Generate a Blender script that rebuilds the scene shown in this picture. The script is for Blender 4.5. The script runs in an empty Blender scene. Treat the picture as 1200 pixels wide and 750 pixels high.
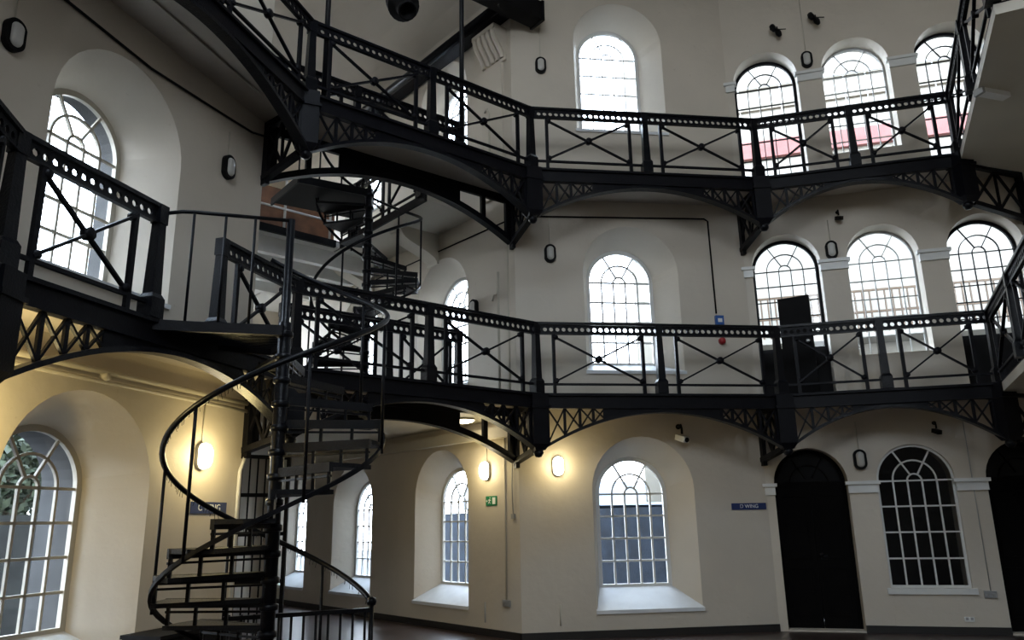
import bpy, bmesh, math, random
from mathutils import Vector, Matrix
random.seed(4)
S = bpy.context.scene
COL = S.collection
PI = math.pi
# ------------------------------------------------------------------ camera
cam_d = bpy.data.cameras.new('camera')
cam_d.sensor_width = 36.0
cam_d.lens = 36.0 * 903.3 / 1200.0
cam_d.clip_start = 0.05
cam_d.clip_end = 400
cam = bpy.data.objects.new('camera', cam_d)
COL.objects.link(cam)
PITCH, ROLL = 0.256, -0.018
f_ = Vector((0, math.cos(PITCH), math.sin(PITCH)))
r_ = Vector((1, 0, 0))
u_ = r_.cross(f_)
r2 = r_ * math.cos(ROLL) + u_ * math.sin(ROLL)
u2 = -r_ * math.sin(ROLL) + u_ * math.cos(ROLL)
cm = Matrix((r2, u2, -f_)).transposed().to_4x4()
cm.translation = Vector((0, 0, 1.6))
cam.matrix_world = cm
S.camera = cam
# ------------------------------------------------------------------ view and world
S.view_settings.view_transform = 'Standard'
S.view_settings.look = 'None'
S.view_settings.exposure = 0.62
S.view_settings.gamma = 1.0
S.view_settings.use_curve_mapping = False
SKY = 10.0
w = bpy.data.worlds.new('sky')
S.world = w
w.use_nodes = True
nt = w.node_tree
bg = nt.nodes['Background']
tc = nt.nodes.new('ShaderNodeTexCoord')
sx = nt.nodes.new('ShaderNodeSeparateXYZ')
cr = nt.nodes.new('ShaderNodeValToRGB')
nt.links.new(tc.outputs['Generated'], sx.inputs[0])
nt.links.new(sx.outputs['Z'], cr.inputs[0])
cr.color_ramp.elements[0].position = 0.0
cr.color_ramp.elements[0].color = (0.86, 0.93, 1.0, 1)
cr.color_ramp.elements[1].position = 0.7
cr.color_ramp.elements[1].color = (0.70, 0.84, 1.0, 1)
nt.links.new(cr.outputs[0], bg.inputs[0])
bg.inputs[1].default_value = SKY


def area(name, loc, direction, sx_, sy_, power=0.0, color=(1, 1, 1), portal=False):
    l = bpy.data.lights.new(name, 'AREA')
    l.shape = 'RECTANGLE'
    l.size, l.size_y = sx_, sy_
    l.energy = power
    l.color = color
    if portal:
        l.cycles.is_portal = True
    o = bpy.data.objects.new(name, l)
    COL.objects.link(o)
    o.location = loc
    o.rotation_euler = Vector(direction).to_track_quat('-Z', 'Y').to_euler()
    return o


# ------------------------------------------------------------------ materials
def mat(name, col, rough=0.6, metal=0.0, noise=0.0, nscale=6.0, bump=0.0, bscale=30.0, col2=None, spec=0.5, emit=None, es=0.0):
    m = bpy.data.materials.new(name)
    m.use_nodes = True
    n = m.node_tree
    b = n.nodes['Principled BSDF']
    b.inputs['Base Color'].default_value = (*col, 1)
    b.inputs['Roughness'].default_value = rough
    b.inputs['Metallic'].default_value = metal
    b.inputs['Specular IOR Level'].default_value = spec
    t = n.nodes.new('ShaderNodeTexCoord')
    if noise > 0 or col2:
        k = n.nodes.new('ShaderNodeTexNoise')
        k.inputs['Scale'].default_value = nscale
        k.inputs['Detail'].default_value = 6
        n.links.new(t.outputs['Object'], k.inputs['Vector'])
        r = n.nodes.new('ShaderNodeValToRGB')
        r.color_ramp.elements[0].position = 0.35
        r.color_ramp.elements[1].position = 0.65
        c2 = col2 if col2 else tuple(c * (1 - noise) for c in col)
        r.color_ramp.elements[0].color = (*c2, 1)
        r.color_ramp.elements[1].color = (*col, 1)
        n.links.new(k.outputs['Fac'], r.inputs[0])
        n.links.new(r.outputs[0], b.inputs['Base Color'])
    if bump > 0:
        k2 = n.nodes.new('ShaderNodeTexNoise')
        k2.inputs['Scale'].default_value = bscale
        k2.inputs['Detail'].default_value = 5
        n.links.new(t.outputs['Object'], k2.inputs['Vector'])
        bp = n.nodes.new('ShaderNodeBump')
        bp.inputs['Strength'].default_value = bump
        bp.inputs['Distance'].default_value = 0.02
        n.links.new(k2.outputs['Fac'], bp.inputs['Height'])
        n.links.new(bp.outputs['Normal'], b.inputs['Normal'])
    if emit:
        b.inputs['Emission Color'].default_value = (*emit, 1)
        b.inputs['Emission Strength'].default_value = es
    return m


def wall_paint(name, col, dirt):
    m = mat(name, col, 0.55, noise=0.06, nscale=1.3, bump=0.25, bscale=9)
    n = m.node_tree
    b = n.nodes['Principled BSDF']
    src = b.inputs['Base Color'].links[0].from_socket
    t = n.nodes.new('ShaderNodeTexCoord')
    k = n.nodes.new('ShaderNodeTexNoise')
    k.inputs['Scale'].default_value = 11
    k.inputs['Detail'].default_value = 8
    k.inputs['Roughness'].default_value = 0.7
    n.links.new(t.outputs['Object'], k.inputs['Vector'])
    r = n.nodes.new('ShaderNodeValToRGB')
    r.color_ramp.elements[0].position = 0.28
    r.color_ramp.elements[0].color = (1, 1, 1, 1)
    r.color_ramp.elements[1].position = 0.36
    r.color_ramp.elements[1].color = (0, 0, 0, 1)
    n.links.new(k.outputs['Fac'], r.inputs[0])
    mx = n.nodes.new('ShaderNodeMix')
    mx.data_type = 'RGBA'
    n.links.new(r.outputs[0], mx.inputs[0])
    n.links.new(src, mx.inputs[6])
    mx.inputs[7].default_value = (*dirt, 1)
    n.links.new(mx.outputs[2], b.inputs['Base Color'])
    return m


M = {}
M['plaster'] = wall_paint('cream_plaster', (0.61, 0.55, 0.465), (0.51, 0.45, 0.37))
M['white'] = mat('white_gloss_paint', (0.72, 0.72, 0.70), 0.35, noise=0.05, nscale=8)
M['sill'] = mat('sill_paint', (0.74, 0.76, 0.78), 0.45, noise=0.08, nscale=5)
M['soffit'] = mat('deck_underside_paint', (0.50, 0.45, 0.39), 0.6, noise=0.12, nscale=2, bump=0.1)
M['cream_soffit'] = mat('cream_soffit_paint', (0.58, 0.54, 0.46), 0.6, noise=0.06, nscale=2)
M['iron'] = mat('black_painted_iron', (0.0045, 0.0045, 0.007), 0.45, noise=0.3, nscale=14, bump=0.15, bscale=60, spec=0.15)
M['iron_gloss'] = mat('glossy_black_iron', (0.004, 0.0045, 0.007), 0.32, noise=0.3, nscale=18, bump=0.2, bscale=50, spec=0.2)
M['tread'] = mat('chequer_tread_iron', (0.006, 0.006, 0.008), 0.5, bump=0.5, bscale=120, spec=0.2)
M['darkglass'] = mat('black_fanlight_glass', (0.003, 0.003, 0.004), 0.25, spec=0.12)
M['black'] = mat('matt_black_paint', (0.006, 0.0055, 0.006), 0.6, noise=0.2, nscale=5, spec=0.12)
M['doorblack'] = mat('black_door_paint', (0.005, 0.0045, 0.0045), 0.75, noise=0.2, nscale=5, spec=0.05)
M['floor'] = mat('dark_floor_screed', (0.055, 0.035, 0.032), 0.35, noise=0.35, nscale=3, bump=0.1)
M['skirt'] = mat('black_skirting_paint', (0.015, 0.013, 0.012), 0.5)
M['beige'] = mat('conduit_cream_paint', (0.50, 0.46, 0.38), 0.5)
M['grey'] = mat('grey_plastic', (0.35, 0.35, 0.34), 0.45)
M['steel'] = mat('galvanised_steel', (0.45, 0.46, 0.47), 0.35, metal=0.8)
M['cctv'] = mat('white_plastic', (0.75, 0.75, 0.73), 0.4)
M['blue'] = mat('blue_enamel', (0.012, 0.03, 0.13), 0.4)
M['bluebox'] = mat('blue_plastic', (0.02, 0.10, 0.35), 0.4)
M['red'] = mat('red_plastic', (0.35, 0.015, 0.02), 0.4)
M['green'] = mat('green_sign_face', (0.015, 0.22, 0.10), 0.4)
M['letter'] = mat('white_sign_lettering', (0.80, 0.82, 0.84), 0.5)
M['board'] = mat('brown_hoarding_board', (0.25, 0.11, 0.055), 0.6, col2=(0.14, 0.06, 0.03), nscale=4)
M['slate'] = mat('dark_stone_yard_wall', (0.014, 0.024, 0.042), 0.9, noise=0.5, nscale=3)
M['roofpale'] = mat('pale_roof_sheet', (0.06, 0.09, 0.125), 0.6, noise=0.3, nscale=1.5)
M['yard'] = mat('yard_tarmac', (0.03, 0.034, 0.04), 0.9, noise=0.3, nscale=2)
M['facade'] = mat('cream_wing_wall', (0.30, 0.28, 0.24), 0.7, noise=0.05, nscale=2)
M['yarddark'] = mat('mossy_dark_yard_wall', (0.011, 0.013, 0.012), 0.9, noise=0.6, nscale=3)
M['course'] = mat('tan_string_course', (0.17, 0.15, 0.115), 0.7)
M['stone'] = mat('grey_stone_surround', (0.045, 0.045, 0.045), 0.85, noise=0.3, nscale=5)
M['redband'] = mat('red_painted_band', (0.22, 0.07, 0.06), 0.6, noise=0.2, nscale=4)
M['tanband'] = mat('tan_timber_band', (0.10, 0.06, 0.032), 0.6, noise=0.3, nscale=6)
M['leaf'] = mat('green_leaves', (0.030, 0.045, 0.020), 0.6, col2=(0.010, 0.017, 0.008), nscale=9)
M['bark'] = mat('tree_bark', (0.06, 0.045, 0.03), 0.9)
M['lamp_on'] = mat('lit_lamp_lens', (0.9, 0.85, 0.7), 0.4, emit=(1.0, 0.88, 0.62), es=14.0)
M['lamp_off'] = mat('unlit_lamp_lens', (0.50, 0.49, 0.46), 0.3)


def glass_mat(name, tint=(1, 1, 1), gloss=1.0):
    m = bpy.data.materials.new(name)
    m.use_nodes = True
    n = m.node_tree
    n.nodes.clear()
    o = n.nodes.new('ShaderNodeOutputMaterial')
    t = n.nodes.new('ShaderNodeBsdfTransparent')
    t.inputs[0].default_value = (*tint, 1)
    g = n.nodes.new('ShaderNodeBsdfGlossy')
    g.inputs['Roughness'].default_value = 0.05
    fr = n.nodes.new('ShaderNodeFresnel')
    ge = n.nodes.new('ShaderNodeNewGeometry')
    mr = n.nodes.new('ShaderNodeMapRange')
    mr.inputs['To Min'].default_value = 1.45
    mr.inputs['To Max'].default_value = 1 / 1.45
    n.links.new(ge.outputs['Backfacing'], mr.inputs['Value'])
    n.links.new(mr.outputs[0], fr.inputs[0])
    mx = n.nodes.new('ShaderNodeMixShader')
    ml = n.nodes.new('ShaderNodeMath')
    ml.operation = 'MULTIPLY'
    ml.inputs[1].default_value = gloss
    n.links.new(fr.outputs[0], ml.inputs[0])
    n.links.new(ml.outputs[0], mx.inputs[0])
    n.links.new(t.outputs[0], mx.inputs[1])
    n.links.new(g.outputs[0], mx.inputs[2])
    n.links.new(mx.outputs[0], o.inputs[0])
    return m


M['glass'] = glass_mat('window_glass', (0.93, 0.96, 1.0))
M['dimglass'] = glass_mat('dull_window_glass', (0.5, 0.5, 0.5), 0.35)

# ------------------------------------------------------------------ mesh helpers
W = {}


class MB:
    def __init__(self):
        self.bm = bmesh.new()

    def face(self, pts, smooth=False):
        vs = [self.bm.verts.new(p) for p in pts]
        f = self.bm.faces.new(vs)
        f.smooth = smooth
        return f

    def hexa(self, a, b):
        """a, b: two matching quads (4 points each)"""
        va = [self.bm.verts.new(p) for p in a]
        vb = [self.bm.verts.new(p) for p in b]
        F = self.bm.faces.new
        F(va[::-1]); F(vb)
        n = len(va)
        for i in range(n):
            F((va[i], va[(i + 1) % n], vb[(i + 1) % n], vb[i]))
        return self

    def prism(self, poly, vec):
        vec = Vector(vec)
        return self.hexa([Vector(p) for p in poly], [Vector(p) + vec for p in poly])

    def bar(self, p, q, w=0.04, h=0.04, up=(0, 0, 1)):
        p, q, up = Vector(p), Vector(q), Vector(up)
        d = (q - p).normalized()
        s = d.cross(up)
        if s.length < 1e-4:
            s = d.cross(Vector((1, 0, 0)))
        s.normalize()
        t = s.cross(d).normalized()
        c = [s * w / 2 + t * h / 2, -s * w / 2 + t * h / 2, -s * w / 2 - t * h / 2, s * w / 2 - t * h / 2]
        return self.hexa([p + k for k in c], [q + k for k in c])

    def box(self, c, d, sx, sy, sz):
        """box centred on c (base at c.z), d = direction of its x axis in plan"""
        d = Vector((d[0], d[1], 0)).normalized()
        n = Vector((-d.y, d.x, 0))
        c = Vector(c)
        q = [c - d * sx / 2 - n * sy / 2, c + d * sx / 2 - n * sy / 2, c + d * sx / 2 + n * sy / 2, c - d * sx / 2 + n * sy / 2]
        return self.prism(q, (0, 0, sz))

    def taper(self, c0, c1, d, a, b):
        d = Vector((d[0], d[1], 0)).normalized()
        n = Vector((-d.y, d.x, 0))
        c0, c1 = Vector(c0), Vector(c1)
        k = [(-1, -1), (1, -1), (1, 1), (-1, 1)]
        return self.hexa([c0 + d * i * a / 2 + n * j * a / 2 for i, j in k], [c1 + d * i * b / 2 + n * j * b / 2 for i, j in k])

    def tube(self, pts, r=0.02, n=8, caps=True, flat=None):
        pts = [Vector(p) for p in pts]
        rings = []
        prev = None
        for i, p in enumerate(pts):
            a = pts[max(i - 1, 0)]
            b = pts[min(i + 1, len(pts) - 1)]
            t = (b - a).normalized()
            if prev is None:
                s = t.cross(Vector((0, 0, 1)))
                if s.length < 1e-3:
                    s = t.cross(Vector((1, 0, 0)))
            else:
                s = prev - t * prev.dot(t)
            s.normalize()
            prev = s
            v = t.cross(s)
            rr = r[i] if isinstance(r, (list, tuple)) else r
            rings.append([self.bm.verts.new(p + (s * math.cos(2 * PI * k / n) + v * math.sin(2 * PI * k / n)) * rr) for k in range(n)])
        for i in range(len(rings) - 1):
            for k in range(n):
                f = self.bm.faces.new((rings[i][k], rings[i][(k + 1) % n], rings[i + 1][(k + 1) % n], rings[i + 1][k]))
                f.smooth = True
        if caps:
            self.bm.faces.new(rings[0][::-1])
            self.bm.faces.new(rings[-1])
        return self

    def lathe(self, c, prof, axis=(0, 0, 1), n=16):
        """prof: list of (r, h) along axis from c"""
        ax = Vector(axis).normalized()
        s = ax.orthogonal().normalized()
        v = ax.cross(s)
        c = Vector(c)
        rings = []
        for r, h in prof:
            if r < 1e-5:
                rings.append([self.bm.verts.new(c + ax * h)])
            else:
                rings.append([self.bm.verts.new(c + ax * h + (s * math.cos(2 * PI * k / n) + v * math.sin(2 * PI * k / n)) * r) for k in range(n)])
        for a, b in zip(rings, rings[1:]):
            for k in range(n):
                k2 = (k + 1) % n
                if len(a) == 1 and len(b) > 1:
                    f = self.bm.faces.new((a[0], b[k2], b[k]))
                elif len(b) == 1 and len(a) > 1:
                    f = self.bm.faces.new((a[k], a[k2], b[0]))
                elif len(a) > 1:
                    f = self.bm.faces.new((a[k], a[k2], b[k2], b[k]))
                else:
                    continue
                f.smooth = True
        return self

    def oval(self, c, nrm, up, a, b, depth, n=24, dome=0.0, square=0.0):
        """stadium/oval plate from c outward along nrm"""
        nrm = Vector(nrm).normalized(); up = Vector(up).normalized()
        s = up.cross(nrm).normalized(); c = Vector(c)
        def ring(k, h):
            out = []
            for i in range(n):
                t = 2 * PI * i / n
                x = a * math.cos(t); y = (b - a) * (1 if math.sin(t) > 0 else -1) + a * math.sin(t)
                out.append(c + s * x * k + up * y * k + nrm * h)
            return out
        self.hexa(ring(1, 0), ring(1, depth))
        if dome:
            prev = [self.bm.verts.new(p) for p in ring(0.98, depth)]
            for kk, hh in ((0.9, 0.5), (0.65, 0.85), (0.3, 1.0)):
                cur = [self.bm.verts.new(p) for p in ring(kk, depth + dome * hh)]
                for i in range(n):
                    f = self.bm.faces.new((prev[i], prev[(i + 1) % n], cur[(i + 1) % n], cur[i])); f.smooth = True
                prev = cur
            self.bm.faces.new(prev)
        return self

    def build(self, name, m, parent=None, recalc=True):
        bm = self.bm
        if recalc:
            bmesh.ops.recalc_face_normals(bm, faces=bm.faces[:])
        me = bpy.data.meshes.new(name)
        vs = [v.co.copy() for v in bm.verts]
        if parent is None:
            xs = [v.x for v in vs]; ys = [v.y for v in vs]; zs = [v.z for v in vs]
            base = Vector(((min(xs) + max(xs)) / 2, (min(ys) + max(ys)) / 2, min(zs)))
            for v in bm.verts:
                v.co -= base
        bm.to_mesh(me)
        bm.free()
        me.materials.append(m)
        o = bpy.data.objects.new(name, me)
        COL.objects.link(o)
        if parent is None:
            o.location = base
            W[o.name] = base
        else:
            o.parent = parent
            o.location = -W[parent.name]
            W[o.name] = Vector((0, 0, 0))
        return o


def tag(o, label=None, cat=None, group=None, kind=None):
    if label: o['label'] = label
    if cat: o['category'] = cat
    if group: o['group'] = group
    if kind: o['kind'] = kind
    return o


def empty(name, loc, label, cat, group=None, kind=None):
    o = bpy.data.objects.new(name, None)
    COL.objects.link(o)
    o.location = Vector(loc)
    o.empty_display_size = 0.1
    W[o.name] = Vector(loc)
    return tag(o, label, cat, group, kind)


class Fr:
    """a vertical wall frame: u along A->B, w towards the room, z up"""
    def __init__(s, A, B, flip=False):
        s.A = Vector((A[0], A[1], 0)); B = Vector((B[0], B[1], 0))
        s.L = (B - s.A).length
        s.d = (B - s.A).normalized()
        s.n = Vector((s.d.y, -s.d.x, 0)) * (-1 if flip else 1)
        s.flip = flip

    def P(s, u, w, z):
        v = s.A + s.d * u + s.n * w
        return Vector((v.x, v.y, z))


# ------------------------------------------------------------------ plan of the place
Z1, Z2 = 3.31, 6.70
PD = 0.836
pA, pB, pC, pDD, pZ = (-3.12, 8.96), (0.06, 11.45), (3.80, 11.95), (7.78, 10.85), (-4.41, 4.75)
ang = math.radians(131)
FD = Fr(pB, pC)
FR = Fr(pC, pDD)
FL = Fr(pA, pZ, True)
FW = Fr(pB, (pB[0] + 8.7 * math.cos(ang), pB[1] + 8.7 * math.sin(ang)), True)
FWL = Fr(pA, (pA[0] + 8.7 * math.cos(ang), pA[1] + 8.7 * math.sin(ang)))
gz, ga, gb, gc, gd = (-3.44, 4.91), (-2.43, 8.39), (0.33, 10.57), (3.88, 11.06), (6.59, 10.34)
gz2 = (-2.70, 1.40)
ge = (5.03, 6.90)
ZTOP = 11.4


def arch_pts(uc, r, zs, n=18):
    return [(uc - r * math.cos(PI * i / n), zs + r * math.sin(PI * i / n)) for i in range(n + 1)]


def wall(name, fr, u0, u1, z0, z1, cols, m):
    """cols: list of (ua, ub, [opening...]); an opening = dict(sill, spring, dep, bu0, bu1, bsill, bspring); arch radius from the width"""
    mb = MB()
    P = fr.P
    def quad(a, b, za, zb):
        if b - a > 1e-4 and zb - za > 1e-4:
            mb.face([P(a, 0, za), P(b, 0, za), P(b, 0, zb), P(a, 0, zb)])
    cur = u0
    for ua, ub, ops in sorted(cols, key=lambda c: c[0]):
        quad(cur, ua, z0, z1)
        z = z0
        for i, o in enumerate(ops):
            quad(ua, ub, z, o['sill'])
            top = ops[i + 1]['sill'] if i + 1 < len(ops) else z1
            uc, r = (ua + ub) / 2, (ub - ua) / 2
            ap = arch_pts(uc, r, o['spring'])
            for (a, za), (b, zb) in zip(ap, ap[1:]):
                mb.face([P(a, 0, za), P(b, 0, zb), P(b, 0, top), P(a, 0, top)])
            z = top
            # reveal
            dep = o.get('dep', 0.4)
            bu0, bu1 = o.get('bu0', ua), o.get('bu1', ub)
            bs, bsp = o.get('bsill', o['sill']), o.get('bspring', o['spring'])
            front = [(ua, o['sill'])] + ap + [(ub, o['sill'])]
            back = [(bu0, bs)] + arch_pts((bu0 + bu1) / 2, (bu1 - bu0) / 2, bsp) + [(bu1, bs)]
            vf = [mb.bm.verts.new(P(a, 0, zz)) for a, zz in front]
            vm = [mb.bm.verts.new(P(a, -dep, zz)) for a, zz in back]
            vb = [mb.bm.verts.new(P(a, -dep - o.get('ext', 0.09), zz)) for a, zz in back]
            for A_, B_ in ((vf, vm), (vm, vb)):
                for k in range(len(A_) - 1):
                    f = mb.bm.faces.new((A_[k], A_[k + 1], B_[k + 1], B_[k]))
                    f.smooth = 1 < k < len(A_) - 3
            f = mb.bm.faces.new((vf[0], vm[0], vm[-1], vf[-1]))
            f2 = mb.bm.faces.new((vm[0], vb[0], vb[-1], vm[-1]))
        quad(ua, ub, z, z) if z < z else None
        cur = ub
    quad(cur, u1, z0, z1)
    o = mb.build(name, m, recalc=False)
    tag(o, kind='structure')
    return o


# ------------------------------------------------------------------ room shell
def win(ua, ub, sill, top, z_b, cshift=0.0, bw=1.12, dep=0.4):
    uc = (ua + ub) / 2 + cshift
    r = (ub - ua) / 2
    return dict(sill=sill, spring=top - r, dep=dep, bu0=uc - bw / 2, bu1=uc + bw / 2, bsill=z_b, bspring=top - 0.27 - bw / 2)


opD = [win(1.085, 2.64, 0.35, 2.81, 0.62, -0.08), win(1.085, 2.64, 3.80, 6.19, 3.96, -0.08), win(1.085, 2.64, 7.88, 10.36, 8.06, -0.08)]
wall('wall_back', FD, 0, FD.L, 0, ZTOP, [(1.085, 2.64, opD)], M['plaster'])
opL = [win(1.42, 3.04, 0.36, 2.80, 0.68, 0, dep=0.55), win(1.42, 3.04, 3.80, 6.14, 3.98, 0, dep=0.55)]
wall('wall_left', FL, 0, FL.L, 0, ZTOP, [(1.42, 3.04, opL)], M['plaster'])
colW = [(1.21, 2.69, [win(1.21, 2.69, 0.36, 2.77, 0.60), win(1.21, 2.69, 3.78, 6.12, 3.92), win(1.21, 2.69, 7.85, 10.0, 8.0)]),
        (4.10, 5.57, [win(4.10, 5.57, 0.36, 2.70, 0.60), win(4.10, 5.57, 3.78, 6.12, 3.92), win(4.10, 5.57, 7.85, 10.0, 8.0)]),
        (6.72, 8.19, [win(6.72, 8.19, 0.36, 2.70, 0.60)])]
wall('wall_wing_right', FW, 0, 8.7, 0, ZTOP, colW, M['plaster'])
wall('wall_wing_left', FWL, 0, 8.7, 0, ZTOP, [], M['plaster'])


def opn(sill, top, ua, ub, dep=0.36):
    return dict(sill=sill, spring=top - (ub - ua) / 2, dep=dep)


colR = []
for i, (ua, ub) in enumerate(((0.12, 1.16), (1.55, 2.59), (2.98, 4.02))):
    colR.append((ua, ub, [opn(0.02 if i != 1 else 0.60, 2.60, ua, ub), opn(Z1 + 0.0 if i != 1 else 3.97, 6.04, ua, ub), opn(Z2 if i != 1 else 7.33, 9.40, ua, ub)]))
wall('wall_right', FR, 0, FR.L, 0, ZTOP, colR, M['plaster'])

# walls behind and beside the viewpoint, off the picture, closing the hall
qs = [pZ, (-3.65, 0.8), (-2.2, -3.6), (4.6, -4.6), (9.4, -1.0), (9.8, 6.0), pDD]
names = ['wall_west', 'wall_south_west', 'wall_south', 'wall_south_east', 'wall_east', 'wall_north_east']
for i in range(6):
    fr = Fr(qs[i], qs[i + 1], True)
    L = fr.L
    cols = []
    if i == 2:
        cols = [(0.9, 2.5, [dict(sill=7.0, spring=9.8, dep=0.4)]), (4.3, 5.9, [dict(sill=7.0, spring=9.8, dep=0.4)])]  # unseen high openings, added to throw daylight on the facing walls
    wall(names[i], fr, 0, L, 0, ZTOP, cols, M['plaster'])
    for a, b, ops in cols:
        for o in ops:
            zt = o['spring'] + (b - a) / 2
            area('daylight_portal', fr.P((a + b) / 2, -0.5, (o['sill'] + zt) / 2), fr.n, b - a, zt - o['sill'], portal=True)

end = [FWL.P(8.7, 0, 0), FW.P(8.7, 0, 0)]
frE = Fr((end[0].x, end[0].y), (end[1].x, end[1].y))
wall('wall_wing_end', frE, 0, frE.L, 0, ZTOP, [(0.6, 3.4, [dict(sill=4.2, spring=8.4, dep=0.4)])], M['plaster'])  # unseen end opening, made wide to light the wing vault
area('daylight_portal', frE.P(2.0, -0.6, 7.0), frE.n, 2.8, 5.6, portal=True)

mb = MB()
mb.prism([Vector((x, y, -0.1)) for x, y in [pZ, (-3.65, 0.8), (-2.2, -3.6), (4.6, -4.6), (9.4, -1.0), (9.8, 6.0), pDD, pC, pB]] + [FW.P(8.7, 0, -0.1), FWL.P(8.7, 0, -0.1), Vector((pA[0], pA[1], -0.1))], (0, 0, 0.1))
tag(mb.build('floor', M['floor']), kind='structure')
mb = MB()
HX0, HX1, HY0, HY1 = -2.6, -0.2, 2.2, 4.6      # unseen roof opening, added to brighten the upper walls
for x0, x1, y0, y1 in ((-5, HX0, -5, 12.3), (HX1, 10.2, -5, 12.3), (HX0, HX1, -5, HY0), (HX0, HX1, HY1, 12.3)):
    mb.prism([Vector((x0, y0, ZTOP)), Vector((x1, y0, ZTOP)), Vector((x1, y1, ZTOP)), Vector((x0, y1, ZTOP))], (0, 0, 0.15))
area('daylight_portal', ((HX0 + HX1) / 2, (HY0 + HY1) / 2, ZTOP + 0.16), (0, 0, -1), HX1 - HX0, HY1 - HY0, portal=True)
tag(mb.build('ceiling', M['cream_soffit']), kind='structure')
# wing: ground ceiling (slab under the first floor), vault above
mb = MB()
mb.prism([FWL.P(0.05, 0.0, 3.10), FW.P(0.05, 0.0, 3.10), FW.P(8.7, 0, 3.10), FWL.P(8.7, 0, 3.10)], (0, 0, 0.2))
tag(mb.build('ceiling_wing_ground', M['cream_soffit']), kind='structure')
mb = MB()
N = 12
wlen = (FWL.P(0, 0, 0) - FW.P(0, 0, 0)).length
arc = []
for i in range(N + 1):
    t = PI * i / N
    k = 0.5 - 0.5 * math.cos(t)
    arc.append((k, 9.95 + 0.62 * math.sin(t)))
for (k0, z0), (k1, z1) in zip(arc, arc[1:]):
    a0, b0 = FWL.P(0, 0, 0).lerp(FW.P(0, 0, 0), k0), FWL.P(8.7, 0, 0).lerp(FW.P(8.7, 0, 0), k0)
    a1, b1 = FWL.P(0, 0, 0).lerp(FW.P(0, 0, 0), k1), FWL.P(8.7, 0, 0).lerp(FW.P(8.7, 0, 0), k1)
    f = mb.face([Vector((a0.x, a0.y, z0)), Vector((a1.x, a1.y, z1)), Vector((b1.x, b1.y, z1)), Vector((b0.x, b0.y, z0))])
    f.smooth = True
    mb.face([Vector((a0.x, a0.y, z0)), Vector((a1.x, a1.y, z1)), Vector((a1.x, a1.y, ZTOP)), Vector((a0.x, a0.y, ZTOP))])
tag(mb.build('ceiling_wing_vault', M['plaster'], recalc=False), kind='structure')

# skirtings
for name, fr, segs in (('baseboard_back', FD, [(0, FD.L)]), ('baseboard_left', FL, [(0, FL.L)]), ('baseboard_wing', FW, [(0, 8.7)]), ('baseboard_right', FR, [(1.16, 2.98)])):
    mb = MB()
    for a, b in segs:
        mb.prism([fr.P(a, 0, 0), fr.P(b, 0, 0), fr.P(b, 0.02, 0), fr.P(a, 0.02, 0)], (0, 0, 0.10))
    tag(mb.build(name, M['skirt']), kind='structure')

# ------------------------------------------------------------------ arched glazing
WN = [0]


def glazing(fr, ua, ub, zs, zsp, w, rows, bar, mbar, label, frame=0.05, name='window', sillslab=None, low=None, dark=False):
    """arched sash of five lights wide: frame, glazing bars, glass"""
    WN[0] += 1
    c = fr.P((ua + ub) / 2, w, zs)
    r = (ub - ua) / 2
    uc = (ua + ub) / 2
    root = empty('window_%d' % WN[0], c, label, 'window', None, 'structure')
    P = fr.P
    mb = MB()
    out = [(ua, zs)] + arch_pts(uc, r, zsp, 20) + [(ub, zs)]
    inn = [(ua + frame, zs + frame)] + arch_pts(uc, r - frame, zsp, 20) + [(ub - frame, zs + frame)]
    n = len(out)
    for k in range(n):
        k2 = (k + 1) % n
        mb.hexa([P(out[k][0], w, out[k][1]), P(out[k2][0], w, out[k2][1]), P(inn[k2][0], w, inn[k2][1]), P(inn[k][0], w, inn[k][1])],
                [P(out[k][0], w + 0.05, out[k][1]), P(out[k2][0], w + 0.05, out[k2][1]), P(inn[k2][0], w + 0.05, inn[k2][1]), P(inn[k][0], w + 0.05, inn[k][1])])
    mb.build('window_frame', mbar, root)
    mb = MB()
    ri = r - frame
    wid = 2 * ri
    r1, r2_ = wid * 0.1, wid * 0.3
    up = fr.n
    def seg(a, b):
        mb.bar(P(a[0], w + 0.02, a[1]), P(b[0], w + 0.02, b[1]), bar, 0.03, up)
    def seg2(pts):
        for a, b in zip(pts, pts[1:]):
            seg(a, b)
    for k in (1, 2, 3, 4):
        x = ua + frame + wid * k / 5
        seg((x, zs + frame), (x, zsp))
    for k in range(1, rows + 1):
        z = zs + frame + (zsp - zs - frame) * k / rows
        seg((ua + frame, z), (ub - frame, z))
    seg2(arch_pts(uc, r1, zsp, 8))
    seg2(arch_pts(uc, r2_, zsp, 14))
    for t in (60, 120):
        a = math.radians(t)
        seg((uc + r1 * math.cos(a), zsp + r1 * math.sin(a)), (uc + ri * math.cos(a), zsp + ri * math.sin(a)))
    mb.build('glazing_bars', mbar, root)
    mb = MB()
    pl = [(ua + 0.01, zs + 0.01)] + arch_pts(uc, r - 0.01, zsp, 20) + [(ub - 0.01, zs + 0.01)]
    mb.face([P(a, w + 0.012, z) for a, z in pl])
    mb.build('glass', M['dimglass'] if dark else M['glass'], root)
    if sillslab:
        fa, fb, fz, bz, dep = sillslab
        mb = MB()
        q = [P(fa, 0.0, fz), P(fb, 0.0, fz), P(ub, -dep, bz), P(ua, -dep, bz)]
        q0 = [P(fa - 0.02, 0.03, fz + 0.0), P(fb + 0.02, 0.03, fz + 0.0), P(ub + 0.0, -dep + 0.0, bz + 0.012), P(ua, -dep, bz + 0.012)]
        mb.hexa([p + Vector((0, 0, -0.035)) for p in q0], [p + Vector((0, 0, 0.015)) for p in q0])
        mb.build('window_sill', M['sill'], root)
    zt = zsp + r
    if not dark:
        area('daylight_portal', P(uc, w - 0.06, (zs + zt) / 2), fr.n, 2 * r, zt - zs, portal=True)
    return root


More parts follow.
